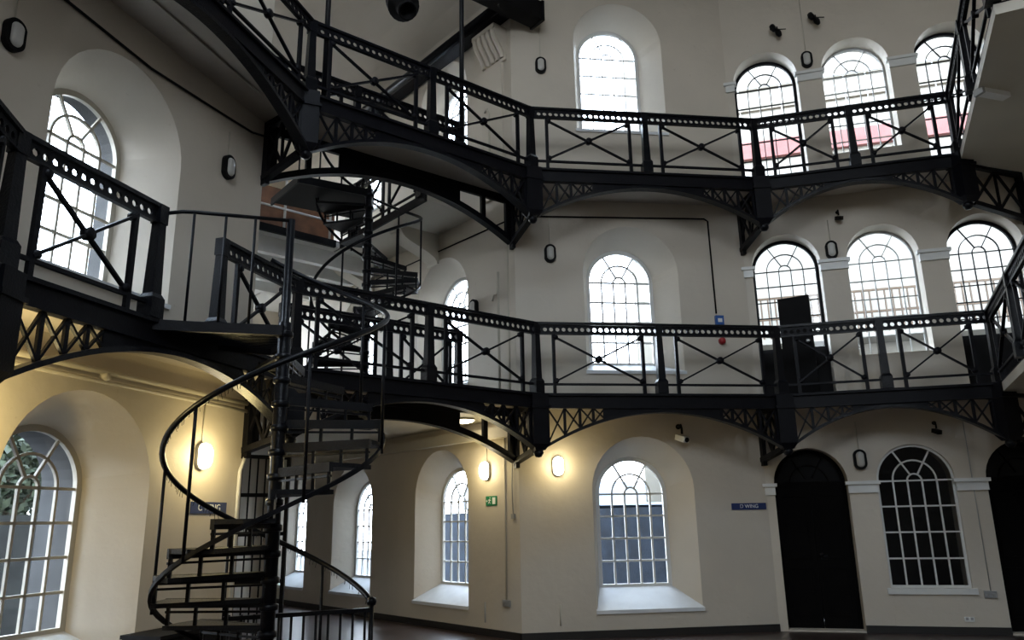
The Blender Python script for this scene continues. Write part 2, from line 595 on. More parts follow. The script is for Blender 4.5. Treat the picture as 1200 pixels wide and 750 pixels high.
def std_window(fr, o, ua, ub, label, rows=4, bar=0.022, m=None, surround=0):
    root = glazing(fr, o['bu0'], o['bu1'], o['bsill'], o['bspring'], -o['dep'] - 0.06, rows, bar, m or M['white'], label, 0.06,
            sillslab=(ua, ub, o['sill'], o['bsill'], o['dep'] + 0.02))
    if surround:
        mb = MB()
        a, b = o['bu0'], o['bu1']
        lo = [(a, o['bsill'])] + arch_pts((a + b) / 2, (b - a) / 2, o['bspring']) + [(b, o['bsill'])]
        hi = [(a - 0.2, o['bsill'] - 0.15)] + arch_pts((a + b) / 2, (b - a) / 2 + 0.2, o['bspring']) + [(b + 0.2, o['bsill'] - 0.15)]
        w0, w1 = -o['dep'] - 0.09, -o['dep'] - 0.09 - surround
        for k in range(len(lo)):
            k2 = (k + 1) % len(lo)
            q = [lo[k], lo[k2], hi[k2], hi[k]]
            mb.hexa([fr.P(x, w0, z) for x, z in q], [fr.P(x, w1, z) for x, z in q])
        mb.build('stone_surround', M['stone'], root)


lab = ['white arched sash window on the ground floor beside the D WING sign', 'white arched sash window behind the first floor railing, next to the blue call box', 'brightest arched window, above the second floor railing at centre']
for o, l in zip(opD, lab):
    std_window(FD, o, 1.085, 2.64, l, bar=0.016 if o['sill'] > 7 else 0.028)
lab = ['large arched window in the yellow lit wall, trees outside', 'arched window in the shaded wall above, behind the first floor railing']
for o, l in zip(opL, lab):
    std_window(FL, o, 1.42, 3.04, l, bar=0.026, m=M['beige'], surround=0.42 if o['sill'] < 1 else 0.2)
i = 0
lab = ['ground floor wing window nearest the green exit sign', 'arched wing window on the first floor behind the railing, nearest the corner', 'small arched wing window glimpsed through the second floor railing',
       'middle ground floor window of the wing, behind the spiral handrail', 'first floor wing window behind the upper spiral stair', 'glaring second floor wing window beside the upper spiral stair',
       'farthest ground floor window of the wing, behind the spiral column']
for a, b, ops in colW:
    for o in ops:
        std_window(FW, o, a, b, lab[i])
        i += 1
lab = {(1, 0): 'white barred arched window with dark glass between the two black doorways',
       (0, 1): 'iron framed arched screen on the first floor behind the tall black panel', (1, 1): 'pale barred arched window on the first floor, middle of three', (2, 1): 'iron framed arched screen on the first floor nearest the side slab',
       (0, 2): 'iron framed arched screen on the second floor, first beside the bright window wall', (1, 2): 'pale barred arched window on the second floor, middle of three', (2, 2): 'iron framed arched screen on the second floor nearest the side slab'}
for i, (a, b, ops) in enumerate(colR):
    for lv, o in enumerate(ops):
        if lv == 0 and i != 1:
            continue
        ir = (i != 1)
        zs = o['sill'] + (0.0 if not ir else (0.85 if lv == 1 else 0.45))
        glazing(FR, a, b, zs, o['spring'], -0.36 if not (i == 1 and lv == 0) else -0.10, 5 if lv else 4, 0.014 if lv else 0.022,
                (M['iron'] if ir else (M['white'] if lv == 0 else M['grey'])), lab[(i, lv)], 0.05 if ir else 0.035, dark=(lv == 0))
        if ir:
            mb = MB()
            mb.prism([FR.P(a, -0.38, o['sill']), FR.P(b, -0.38, o['sill']), FR.P(b, -0.30, o['sill']), FR.P(a, -0.30, o['sill'])], (0, 0, zs - o['sill']))
            k = {(0, 1): 'low black panel filling the first floor arch foot behind the tall black leaf', (2, 1): 'low black iron panel in the foot of the first floor arch nearest the side slab',
                 (0, 2): 'low black kick panel in the second floor arch beside the bright window wall', (2, 2): 'low black kick panel in the second floor arch nearest the side slab'}[(i, lv)]
            tag(mb.build('kick_panel', M['black']), k, 'panel', None)
# tall black door leaf standing in the first floor arch
root = empty('gate_leaf', FR.P(0.70, -0.2, Z1), 'tall solid black gate leaf standing open in the first floor arch', 'gate')
mb = MB()
mb.prism([FR.P(0.48, -0.25, Z1 + 0.02), FR.P(0.94, -0.10, Z1 + 0.02), FR.P(0.925, -0.06, Z1 + 0.02), FR.P(0.465, -0.21, Z1 + 0.02)], (0, 0, 1.68))
mb.build('leaf', M['black'], root)
mb = MB()
mb.lathe(FR.P(0.84, -0.085, Z1 + 0.95), [(0.0, 0.06), (0.03, 0.055), (0.03, 0.03), (0.012, 0.03), (0.012, 0)], axis=FR.n, n=12)
mb.build('handle', M['steel'], root)

# ground floor doors in the right wall
DN = [0]


def door(a, b, top, label):
    DN[0] += 1
    root = empty('door_%d' % DN[0], FR.P((a + b) / 2, -0.3, 0), label, 'door', None, 'structure')
    r = (b - a) / 2
    uc = (a + b) / 2
    zsp = top - r
    mb = MB()
    for s in (-1, 1):
        ua_, ub_ = (a + 0.05, uc - 0.004) if s < 0 else (uc + 0.004, b - 0.05)
        mb.prism([FR.P(ua_, -0.30, 0.01), FR.P(ub_, -0.30, 0.01), FR.P(ub_, -0.25, 0.01), FR.P(ua_, -0.25, 0.01)], (0, 0, zsp - 0.03))
        for z0, z1 in ((0.2, 0.85), (1.0, 1.9)):
            for (p, q) in (((ua_ + 0.07, z0), (ub_ - 0.07, z0)), ((ua_ + 0.07, z1), (ub_ - 0.07, z1)), ((ua_ + 0.07, z0), (ua_ + 0.07, z1)), ((ub_ - 0.07, z0), (ub_ - 0.07, z1))):
                mb.bar(FR.P(p[0], -0.245, p[1]), FR.P(q[0], -0.245, q[1]), 0.02, 0.02, FR.n)
    mb.build('leaf', M['doorblack'], root)
    mb = MB()
    pts = arch_pts(uc, r - 0.01, zsp, 20)
    inn = arch_pts(uc, r - 0.06, zsp, 20)
    for k in range(20):
        mb.hexa([FR.P(pts[k][0], -0.31, pts[k][1]), FR.P(pts[k + 1][0], -0.31, pts[k + 1][1]), FR.P(inn[k + 1][0], -0.31, inn[k + 1][1]), FR.P(inn[k][0], -0.31, inn[k][1])],
                [FR.P(pts[k][0], -0.24, pts[k][1]), FR.P(pts[k + 1][0], -0.24, pts[k + 1][1]), FR.P(inn[k + 1][0], -0.24, inn[k + 1][1]), FR.P(inn[k][0], -0.24, inn[k][1])])
    for t in (60, 120):
        t = math.radians(t)
        mb.bar(FR.P(uc + 0.1 * math.cos(t), -0.27, zsp + 0.1 * math.sin(t)), FR.P(uc + (r - 0.05) * math.cos(t), -0.27, zsp + (r - 0.05) * math.sin(t)), 0.02, 0.03, FR.n)
    q = arch_pts(uc, 0.28, zsp, 12)
    for u1_, u2_ in zip(q, q[1:]):
        mb.bar(FR.P(u1_[0], -0.27, u1_[1]), FR.P(u2_[0], -0.27, u2_[1]), 0.02, 0.03, FR.n)
    mb.bar(FR.P(a, -0.27, zsp), FR.P(b, -0.27, zsp), 0.05, 0.06)
    for x in (a + 0.025, b - 0.025):
        mb.bar(FR.P(x, -0.27, 0), FR.P(x, -0.27, zsp), 0.05, 0.07)
    mb.build('fanlight_frame', M['doorblack'], root)
    mb = MB()
    mb.face([FR.P(u, -0.28, z) for u, z in pts])
    mb.build('fanlight_glass', M['darkglass'], root)
    mb = MB()
    mb.lathe(FR.P(uc + 0.06, -0.25, 1.05), [(0.012, 0), (0.012, 0.035), (0.03, 0.035), (0.032, 0.055), (0, 0.06)], axis=FR.n, n=12)
    mb.box(FR.P(uc + 0.10, -0.245, 0.98), FR.d, 0.10, 0.01, 0.06)
    mb.build('door_knob', M['iron_gloss'], root)
    return root


door(0.12, 1.16, 2.60, 'tall black arched double door beside the D WING sign')
door(2.98, 4.02, 2.60, 'black arched door at the picture edge past the double socket')

# pilaster capitals, arch rims (white) as trims
TN = [0]


def trim(fr, name, boxes, m=M['white']):
    TN[0] += 1
    mb = MB()
    for (a, b, w0, w1, z0, z1) in boxes:
        mb.prism([fr.P(a, w0, z0), fr.P(b, w0, z0), fr.P(b, w1, z0), fr.P(a, w1, z0)], (0, 0, z1 - z0))
    o = mb.build('trim_%d' % TN[0], m)
    tag(o, kind='structure')
    return o


for lv, zc in enumerate((2.06, 5.50, 8.86)):
    for a, b in ((-0.02, 0.13), (1.15, 1.56), (2.58, 2.99), (4.01, 4.12)):
        trim(FR, 'capital', [(a, b, -0.05, 0.035, zc - 0.14, zc - 0.02), (a - 0.03, b + 0.03, -0.05, 0.065, zc - 0.02, zc + 0.03)])
# window apron under the ground floor barred window
trim(FR, 'apron', [(1.50, 2.64, 0.0, 0.05, 0.52, 0.60)])
trim(FR, 'panel', [(1.56, 2.58, 0.0, 0.015, 0.10, 0.52)], M['plaster'])
# wall pipes running along the left wall
for zz, rr, l in ((2.98, 0.028, 'upper cream painted pipe running along the yellow lit wall'), (2.89, 0.020, 'lower cream painted pipe running along the yellow lit wall')):
    mb = MB()
    mb.tube([FL.P(4.3, 0.05, zz), FL.P(0.0, 0.05, zz - 0.0)], rr, 8)
    tag(mb.build('wall_pipe', M['beige']), l, 'pipe')
mb = MB()
mb.lathe(FL.P(2.16, 0.03, 2.935), [(0.0, 0.06), (0.035, 0.06), (0.045, 0.0)], axis=FL.n, n=14)
tag(mb.build('pipe_junction', M['beige']), 'round cream conduit box on the pipes above the large window', 'conduit box')

# ------------------------------------------------------------------ iron railings
def V3(p, z):
    return Vector((p[0], p[1], z))


def holes_band(mb, p, q, z0, z1, th, n_, pitch, rad):
    """perforated band plate between plan points p and q"""
    p, q = V3(p, 0), V3(q, 0)
    L = (q - p).length
    d = (q - p).normalized()
    n = Vector((-d.y, d.x, 0))
    k = max(1, int(round(L / pitch)))
    cw = L / k
    zc = (z0 + z1) / 2
    for i in range(k):
        c = p + d * cw * (i + 0.5)
        sq = [(-1, -1), (0, -1), (1, -1), (1, 0), (1, 1), (0, 1), (-1, 1), (-1, 0)]
        outer = [c + d * a * cw / 2 + Vector((0, 0, zc + b * (z1 - z0) / 2)) for a, b in sq]
        an = [225, 270, 315, 0, 45, 90, 135, 180]
        inner = [c + d * rad * math.cos(math.radians(t)) + Vector((0, 0, zc + rad * math.sin(math.radians(t)))) for t in an]
        for s in (-1, 1):
            o_ = [mb.bm.verts.new(x + n * s * th / 2) for x in outer]
            i_ = [mb.bm.verts.new(x + n * s * th / 2) for x in inner]
            for j in range(8):
                mb.bm.faces.new((o_[j], o_[(j + 1) % 8], i_[(j + 1) % 8], i_[j]))
            if s == -1:
                first = i_
            else:
                for j in range(8):
                    mb.bm.faces.new((first[j], first[(j + 1) % 8], i_[(j + 1) % 8], i_[j]))


def disc(mb, c, n, r, th):
    mb.lathe(Vector(c) - Vector(n) * th / 2, [(0, 0), (r, 0), (r * 1.0, th), (0, th)], axis=n, n=12)


def railing(p, q, z, label, panels, main, group=None, h=1.0, span=None):
    """panels: list of (s0,s1) along p->q for the braced bays; main: list of s of the heavy posts"""
    p, q = V3(p, 0), V3(q, 0)
    d = (q - p).normalized()
    n = Vector((-d.y, d.x, 0))
    L = (q - p).length
    root = empty('iron_railing', V3((p + q) / 2, z), label, 'railing', group)
    lo = 0.0 if span is None else span[0]
    hi = L if span is None else span[1]
    A, B = p + d * lo, p + d * hi
    mb = MB()
    holes_band(mb, A, B, z + h - 0.15, z + h - 0.02, 0.022, 0, 0.090, 0.031)
    mb.build('perforated_band', M['iron'], root)
    mb = MB()
    mb.bar(V3(A, z + h), V3(B, z + h), 0.075, 0.035)
    mb.bar(V3(A, z + h - 0.15), V3(B, z + h - 0.15), 0.05, 0.018)
    mb.build('top_rail', M['iron_gloss'], root)
    mb = MB()
    mb.bar(V3(A, z + 0.13), V3(B, z + 0.13), 0.035, 0.03)
    mb.build('bottom_rail', M['iron'], root)
    for m_ in main:
        c = p + d * m_
        mb = MB()
        mb.taper(V3(c, z), V3(c, z + 0.17), d, 0.15, 0.15)
        mb.taper(V3(c, z + 0.17), V3(c, z + 0.21), d, 0.15, 0.11)
        mb.taper(V3(c, z + 0.21), V3(c, z + h - 0.16), d, 0.105, 0.082)
        mb.taper(V3(c, z + h - 0.16), V3(c, z + h + 0.012), d, 0.10, 0.10)
        mb.build('newel_post', M['iron_gloss'], root)
    for a, b in panels:
        for x in (a, b):
            c = p + d * x
            mb = MB()
            mb.bar(V3(c, z), V3(c, z + h - 0.15), 0.045, 0.04, n)
            mb.build('baluster', M['iron'], root)
        z0, z1 = z + 0.16, z + h - 0.18
        for k, (u, v) in enumerate((((a, z0), (b, z1)), ((a, z1), (b, z0)))):
            mb = MB()
            off = n * (0.012 if k else -0.012)
            mb.bar(V3(p + d * u[0], u[1]) + off, V3(p + d * v[0], v[1]) + off, 0.024, 0.038, n)
            x = mb.build('cross_brace', M['iron'], root)
            if k == 0:
                mb = MB()
                disc(mb, V3(p + d * (a + b) / 2, (z0 + z1) / 2), n, 0.05, 0.07)
                mb.build('rosette', M['iron'], x)
                for e in ((a + 0.03, z0 + 0.02), (a + 0.03, z1 - 0.02), (b - 0.03, z0 + 0.02), (b - 0.03, z1 - 0.02)):
                    mb = MB()
                    disc(mb, V3(p + d * e[0], e[1]), n, 0.034, 0.06)
                    mb.build('rosette', M['iron'], x)
    return root


def full(p, q, ends=(True, True)):
    L = (V3(q, 0) - V3(p, 0)).length
    m_ = L / 2
    g = 0.25
    mains = [m_] + ([0.0] if ends[0] else []) + ([L] if ends[1] else [])
    return [(g, m_ - g), (m_ + g, L - g)], mains


for lv, z in ((1, Z1), (2, Z2)):
    fl = 'first' if lv == 1 else 'second'
    pn, mn = full(ga, gb, (True, True))
    railing(ga, gb, z, '%s floor cross braced iron railing crossing the wing opening, front side' % fl, pn, mn)
    pn, mn = full(gb, gc, (False, True))
    railing(gb, gc, z, '%s floor cross braced iron railing in front of the tall sash window wall' % fl, pn, mn)
    pn, mn = full(gc, gd, (False, True))
    railing(gc, gd, z, '%s floor cross braced iron railing in front of the three arched screens' % fl, pn, mn)
    pn, mn = full(gd, ge, (False, True))
    railing(gd, ge, z, '%s floor cross braced iron railing along the side slab, running towards the viewer' % fl, pn, mn)
    # inner railing along the wing side of the bridge
    dab = (V3(gb, 0) - V3(ga, 0)).normalized()
    nab = Vector((-dab.y, dab.x, 0))
    i0, i1 = V3(ga, 0) + nab * 1.03 - dab * 0.55, V3(gb, 0) + nab * 1.03 - dab * 0.55
    Lr = (i1 - i0).length
    if lv == 2:
        railing(i0, i1, z, 'second floor inner iron railing on the wing side of the bridge', [(0.25, 1.45), (1.95, 3.2)], [0.0, 1.7, 3.45])
    else:
        railing(i0, i1, z, 'first floor inner iron railing on the wing side of the bridge', [(1.0, 2.1), (2.5, 3.3)], [0.8, 2.3, 3.45], span=(0.8, 3.45))
# left side: first floor broken by the spiral stair landing, second floor continuous
railing(gz, ga, Z1, 'nearest first floor iron railing at the picture edge, left of the stair landing', [(0.22, 1.13)], [0.0, 1.40], span=(0.0, 1.40))
railing(gz, ga, Z1, 'short first floor iron railing between the stair landing and the bridge corner', [(2.52, 3.36)], [2.26], span=(2.26, 3.62))
pn, mn = full(gz, ga, (True, False))
railing(gz, ga, Z2, 'second floor iron railing overhead, climbing steeply to the upper edge', pn, mn)
for z, fl in ((Z1, 'first'), (Z2, 'second')):
    pn, mn = full(gz2, gz, (True, False))
    railing(gz2, gz, z, '%s floor iron railing leaving the picture at its near edge' % fl, pn, mn)


# ------------------------------------------------------------------ arched girders under the galleries
def girder(p, q, z, label, lattice=0.92, wide=0.13):
    p, q = V3(p, 0), V3(q, 0)
    d = (q - p).normalized(); n = Vector((-d.y, d.x, 0)); L = (q - p).length
    root = empty('arched_girder', V3((p + q) / 2, z - PD), label, 'girder')
    def za(s):
        t = (s - L / 2) / (L / 2)
        return z - 0.27 - 0.54 * abs(t) ** 2.0
    mb = MB()
    mb.bar(V3(p, z - 0.10), V3(q, z - 0.10), 0.05, 0.17)
    mb.bar(V3(p, z - 0.02), V3(q, z - 0.02), 0.13, 0.035)
    mb.bar(V3(p, z - 0.195), V3(q, z - 0.195), 0.09, 0.03)
    mb.build('fascia_beam', M['iron'], root)
    mb = MB()
    N_ = 28
    pts = [(L * i / N_, za(L * i / N_)) for i in range(N_ + 1)]
    for (s0, z0), (s1, z1) in zip(pts, pts[1:]):
        a0, a1 = p + d * s0, p + d * s1
        mb.hexa([V3(a0 + n * wide / 2, z0), V3(a0 - n * wide / 2, z0), V3(a0 - n * wide / 2, z0 + 0.045), V3(a0 + n * wide / 2, z0 + 0.045)],
                [V3(a1 + n * wide / 2, z1), V3(a1 - n * wide / 2, z1), V3(a1 - n * wide / 2, z1 + 0.045), V3(a1 + n * wide / 2, z1 + 0.045)])
    mb.build('arch_flange', M['iron_gloss'], root)
    # solid web in the middle
    mb = MB()
    k0 = lattice
    M_ = 14
    for i in range(M_):
        s0 = k0 + (L - 2 * k0) * i / M_; s1 = k0 + (L - 2 * k0) * (i + 1) / M_
        a0, a1 = p + d * s0, p + d * s1
        mb.hexa([V3(a0 + n * 0.012, za(s0) + 0.02), V3(a0 - n * 0.012, za(s0) + 0.02), V3(a0 - n * 0.012, z - 0.19), V3(a0 + n * 0.012, z - 0.19)],
                [V3(a1 + n * 0.012, za(s1) + 0.02), V3(a1 - n * 0.012, za(s1) + 0.02), V3(a1 - n * 0.012, z - 0.19), V3(a1 + n * 0.012, z - 0.19)])
    mb.build('web_plate', M['iron'], root)
    for side in (0, 1):
        mb = MB()
        s = 0.13
        xs = [s]
        step = 0.245
        while s + step < k0 + 0.06:
            s += step
            xs.append(s)
            step *= 0.88
        def Q(s_, zz):
            s2 = s_ if side == 0 else L - s_
            return V3(p + d * s2, zz)
        def zz(s_):
            return za(s_) + 0.035
        for x in xs:
            mb.bar(Q(x, zz(x)), Q(x, z - 0.20), 0.036, 0.03, n)
        for x0, x1 in zip(xs, xs[1:]):
            mb.bar(Q(x0, zz(x0)), Q(x1, z - 0.20), 0.02, 0.03, n)
            mb.bar(Q(x0, z - 0.20), Q(x1, zz(x1)), 0.02, 0.03, n)
        mb.build('spandrel_lattice', M['iron'], root)
    return root


def inner_girder(p, q, z, label):
    p, q = V3(p, 0), V3(q, 0)
    d = (q - p).normalized(); n = Vector((-d.y, d.x, 0)); L = (q - p).length
    root = empty('inner_girder', V3((p + q) / 2, z - PD), label, 'girder')
    def za(s):
        t = (s - L / 2) / (L / 2)
        return z - 0.38 - 0.50 * abs(t) ** 2.0
    mb = MB()
    mb.bar(V3(p, z - 0.11), V3(q, z - 0.11), 0.06, 0.20)
    mb.build('top_beam', M['iron'], root)
    mb = MB()
    N_ = 28
    for i in range(N_):
        s0, s1 = L * i / N_, L * (i + 1) / N_
        a0, a1 = p + d * s0, p + d * s1
        mb.hexa([V3(a0 + n * .06, za(s0)), V3(a0 - n * .06, za(s0)), V3(a0 - n * .06, za(s0) + 0.09), V3(a0 + n * .06, za(s0) + 0.09)],
                [V3(a1 + n * .06, za(s1)), V3(a1 - n * .06, za(s1)), V3(a1 - n * .06, za(s1) + 0.09), V3(a1 + n * .06, za(s1) + 0.09)])
    mb.build('arch_flange', M['iron'], root)
    mb = MB()
    k0 = 0.95
    for i in range(12):
        s0 = k0 + (L - 2 * k0) * i / 12; s1 = k0 + (L - 2 * k0) * (i + 1) / 12
        a0, a1 = p + d * s0, p + d * s1
        mb.hexa([V3(a0 + n * 0.012, za(s0) + 0.02), V3(a0 - n * 0.012, za(s0) + 0.02), V3(a0 - n * 0.012, z - 0.19), V3(a0 + n * 0.012, z - 0.19)],
                [V3(a1 + n * 0.012, za(s1) + 0.02), V3(a1 - n * 0.012, za(s1) + 0.02), V3(a1 - n * 0.012, z - 0.19), V3(a1 + n * 0.012, z - 0.19)])
    mb.build('web_plate', M['iron'], root)
    for s in (0.04, 0.52, L - 0.52, L - 0.04):
        mb = MB()
        mb.bar(V3(p + d * s, za(s) + 0.03), V3(p + d * s, z - 0.1), 0.07 if 0.1 < s < L - 0.1 else 0.10, 0.06, n)
        mb.build('stiffener', M['iron'], root)
    return root


def pendant(v, z, label, d=(1, 0), ball=True):
    root = empty('pendant_post', V3(v, z - PD), label, 'post', 'corner pendant posts of the galleries')
    mb = MB()
    mb.box(V3(v, z - 0.70), d, 0.24, 0.24, 0.69)
    mb.taper(V3(v, z - 0.78), V3(v, z - 0.70), d, 0.14, 0.24)
    mb.box(V3(v, z - 0.215), d, 0.28, 0.28, 0.04)
    mb.build('shaft', M['iron'], root)
    mb = MB()
    mb.lathe(V3(v, z - PD - 0.04), [(0, 0), (0.04, 0.008), (0.065, 0.04), (0.07, 0.07), (0.055, 0.11), (0.03, 0.13), (0.05, 0.15)], n=16)
    mb.build('ball_finial', M['iron_gloss'], root)
    return root


def bracket(v, wpt, z, label, dz=0.0):
    v, wp = V3(v, 0), V3(wpt, 0)
    d = (wp - v).normalized()
    root = empty('wall_bracket', V3(v.lerp(wp, 0.5), z - PD), label, 'bracket')
    n = Vector((-d.y, d.x, 0))
    a = v + d * 0.12
    mb = MB()
    mb.bar(V3(a, z - 0.14), V3(wp, z - 0.14), 0.07, 0.10)
    mb.bar(V3(a, z - 0.76), V3(wp, z - PD - 0.03), 0.09, 0.07)
    mb.bar(V3(wp - d * 0.03, z - PD - 0.12), V3(wp - d * 0.03, z - 0.05), 0.12, 0.06, n)
    mb.build('bracket_frame', M['iron'], root)
    mb = MB()
    m_ = a.lerp(wp, 0.5)
    for x, y in ((a, m_), (m_, wp)):
        mb.bar(V3(x, z - 0.17), V3(y, z - 0.78), 0.035, 0.03, n)
        mb.bar(V3(x, z - 0.78), V3(y, z - 0.17), 0.035, 0.03, n)
    mb.bar(V3(m_, z - 0.78), V3(m_, z - 0.17), 0.03, 0.03, n)
    mb.build('cross_lattice', M['iron'], root)
    return root


feet = {'a': (pA[0] + 0.02, pA[1] - 0.02), 'b': (0.02, 11.44), 'c': (3.79, 11.94)}
for z, fl in ((Z1, 'first'), (Z2, 'second')):
    girder(ga, gb, z, 'arched lattice girder under the %s floor bridge, spanning the wing opening' % fl)
    girder(gb, gc, z, 'arched lattice girder under the %s floor gallery by the tall sash windows' % fl)
    girder(gc, gd, z, 'arched lattice girder under the %s floor gallery by the three arched screens' % fl)
    girder(gz, ga, z, 'arched lattice girder under the %s floor gallery along the side wall with the trees window' % fl)
    girder(gz2, gz, z, 'arched lattice girder under the %s floor gallery, cut by the near picture edge' % fl)
    inner_girder((pA[0] + 0.05, pA[1] + 0.06), (pB[0] - 0.07, pB[1] - 0.04), z, 'plain arched inner girder across the wing mouth under the %s floor bridge' % fl)
    for k, v, l in (('a', ga, 'spiral stair'), ('b', gb, 'wing corner'), ('c', gc, 'D WING doors'), ('d', gd, 'side slab'), ('z', gz, 'near edge')):
        pendant(v, z, 'black iron pendant post under the %s floor gallery corner by the %s' % (fl, l), {'a': (0.9, 0.4), 'b': (1, 0.4), 'c': (1, -0.05), 'd': (1, 0.2), 'z': (0, 1)}[k])
    bracket(ga, feet['a'], z, 'iron wall bracket beneath the %s floor at the corner above the C wing sign' % fl)
    bracket(gb, feet['b'], z, 'iron wall bracket beneath the %s floor at the wing corner with the conduit' % fl)
    bracket(gc, feet['c'], z, 'iron wall bracket beneath the %s floor above the D WING sign' % fl)
    bracket(gd, (7.74, 10.80), z, 'iron wall bracket beneath the %s floor side slab' % fl)


# ------------------------------------------------------------------ decks
def deck(poly, z, label, name='gallery_deck', th=0.07, top=M['black'], under=M['soffit']):
    root = empty(name, V3(poly[0], z - th), label, 'gallery floor')
    mb = MB()
    mb.prism([V3(p, z - 0.02) for p in poly], (0, 0, 0.02))
    mb.build('deck_plate', top, root)
    mb = MB()
    mb.prism([V3(p, z - 0.02 - th) for p in poly], (0, 0, th))
    mb.build('soffit_board', under, root)
    return root


sa = V3(gz, 0); da = (V3(ga, 0) - sa).normalized()
for z, fl in ((Z1, 'first'), (Z2, 'second')):
    deck([ga, gb, (pB[0], pB[1] - 0.03), (pA[0] + 0.02, pA[1])], z, '%s floor gallery walkway bridging the wing mouth' % fl)
    deck([gb, gc, pC, pB], z, '%s floor gallery walkway along the tall sash window wall' % fl)
    deck([gc, gd, pDD, pC], z, '%s floor gallery walkway along the three arched screens' % fl)
    deck([gz, ga, pA, (pZ[0], pZ[1])], z, '%s floor gallery walkway above the window with trees' % fl)
    deck([gz2, gz, pZ, (-3.62, 1.0)], z, '%s floor gallery walkway running off past the near picture edge' % fl)
    deck([gd, ge, (6.6, 6.2), (9.8, 6.2), (9.7, 8.0), (7.86, 10.75)], z, 'wide cream soffited side slab at the %s floor' % fl, 'landing_slab', th=0.12, under=M['cream_soffit'])

# wing interior: first floor, second floor slab with side walkway and corbels
deck([FWL.P(0.03, 0, 0)[:2], FW.P(0.03, 0, 0)[:2], FW.P(8.7, 0, 0)[:2], FWL.P(8.7, 0, 0)[:2]], Z1, 'first floor of the wing beyond the bridge', 'wing_floor_slab', th=0.05, under=M['cream_soffit'])
frS = Fr((-4.36, 12.45), (-3.16, 13.54))
sl0, sl1 = frS.P(-2.4, 0, 0), frS.P(1.55, 0, 0)
slab_end = [FWL.P(8.6, 0.0, 0), FW.P(8.6, 0.0, 0)]
deck([frS.P(-1.33, 0, 0)[:2], frS.P(2.68, 0, 0)[:2], slab_end[1][:2], slab_end[0][:2]], Z2, 'second floor slab deep in the wing with a white ribbed underside', 'wing_floor_slab', th=0.10, under=M['white'])
mb = MB()
mb.prism([frS.P(-1.3, 0.03, Z2 - 0.13), frS.P(1.5, 0.03, Z2 - 0.13), frS.P(1.5, -0.04, Z2 - 0.13), frS.P(-1.3, -0.04, Z2 - 0.13)], (0, 0, 0.13))
tag(mb.build('slab_edge_beam', M['iron']), 'dark steel edge beam under the white knee railing deep in the wing', 'beam')
for k in range(4):
    mb = MB()
    a = 0.25 + 0.75 * k
    mb.prism([frS.P(-1.2, -a, Z2 - 0.42), frS.P(2.5, -a, Z2 - 0.42), frS.P(2.5, -a - 0.14, Z2 - 0.42), frS.P(-1.2, -a - 0.14, Z2 - 0.42)], (0, 0, 0.30))
    tag(mb.build('soffit_rib', M['white']), 'white rib across the underside of the wing slab, %s from the opening' % ['first', 'second', 'third', 'fourth'][k], 'beam')
# hand rail (light steel) on the slab edge and brown boards behind
root = empty('knee_railing', frS.P(0, -0.05, Z2), 'light steel tube railing on the slab edge in front of the brown boards', 'railing')
for x in (-1.1, -0.3, 0.15, 0.5, 1.4):
    if x in (0.15,):
        continue
    mb = MB()
    mb.tube([frS.P(x, -0.05, Z2), frS.P(x, -0.05, Z2 + 1.0)], 0.024, 8)
    mb.build('post', M['cctv'], root)
for h in (0.38, 1.0):
    mb = MB()
    mb.tube([frS.P(-1.2, -0.05, Z2 + h), frS.P(1.45, -0.05, Z2 + h)], 0.022, 8)
    mb.build('rail', M['cctv'], root)
mb = MB()
mb.prism([frS.P(-0.85, -0.9, Z2 + 0.0), frS.P(1.95, -0.9, Z2 + 0.0), frS.P(1.95, -0.96, Z2), frS.P(-0.85, -0.96, Z2)], (0, 0, 1.15))
tag(mb.build('hoarding', M['board']), 'reddish brown boarded hoarding behind the steel tube railing in the wing', 'hoarding')
# side walkway along the right wall of the wing
root = empty('side_walkway', FW.P(2, 0.5, Z2 - 0.1), 'narrow second floor walkway on corbels along the wing window wall', 'walkway')
mb = MB()
mb.prism([FW.P(0.9, 0.01, Z2 - 0.10), FW.P(8.6, 0.01, Z2 - 0.10), FW.P(8.6, 1.05, Z2 - 0.10), FW.P(0.9, 1.05, Z2 - 0.10)], (0, 0, 0.09))
mb.build('walkway_slab', M['cream_soffit'], root)
mb = MB()
mb.prism([FW.P(0.9, 1.05, Z2 - 0.12), FW.P(8.6, 1.05, Z2 - 0.12), FW.P(8.6, 1.09, Z2 - 0.12), FW.P(0.9, 1.09, Z2 - 0.12)], (0, 0, 0.14))
mb.build('edge_angle', M['iron'], root)
wp0, wp1 = FW.P(1.05, 1.05, 0), FW.P(3.2, 1.05, 0)
railing(wp0, wp1, Z2, 'short iron railing on the wing side walkway beside the upper spiral stair', [(0.15, 1.0), (1.2, 2.05)], [0.0, 2.15], h=1.0)


def corbel(fr, u, z, wd, dep, ht, label, nflutes=0, m=M['cream_soffit']):
    root = empty('wall_corbel', fr.P(u, 0, z - ht), label, 'corbel')
    mb = MB()
    prof = [(0, 0)]
    for i in range(13):
        t = i / 12
        prof.append((0.04 + (dep - 0.04) * (t - math.sin(2 * PI * t) / (2 * PI) * 0.85), t * (ht - 0.08)))
    prof += [(dep + 0.03, ht - 0.08), (dep + 0.03, ht), (0, ht)]
    q0 = [fr.P(u - wd / 2, a, z - ht + b) for a, b in prof]
    q1 = [fr.P(u + wd / 2, a, z - ht + b) for a, b in prof]
    mb.hexa(q0, q1)
    mb.build('scroll', m, root)
    if nflutes:
        mb = MB()
        for k in range(nflutes):
            uu = u - wd / 2 + wd * (k + 0.5) / nflutes
            mb.tube([fr.P(uu, a + 0.015, z - ht + b) for a, b in prof[2:-3]], wd / nflutes * 0.33, 6)
        mb.build('reeding', m, root)
    return root


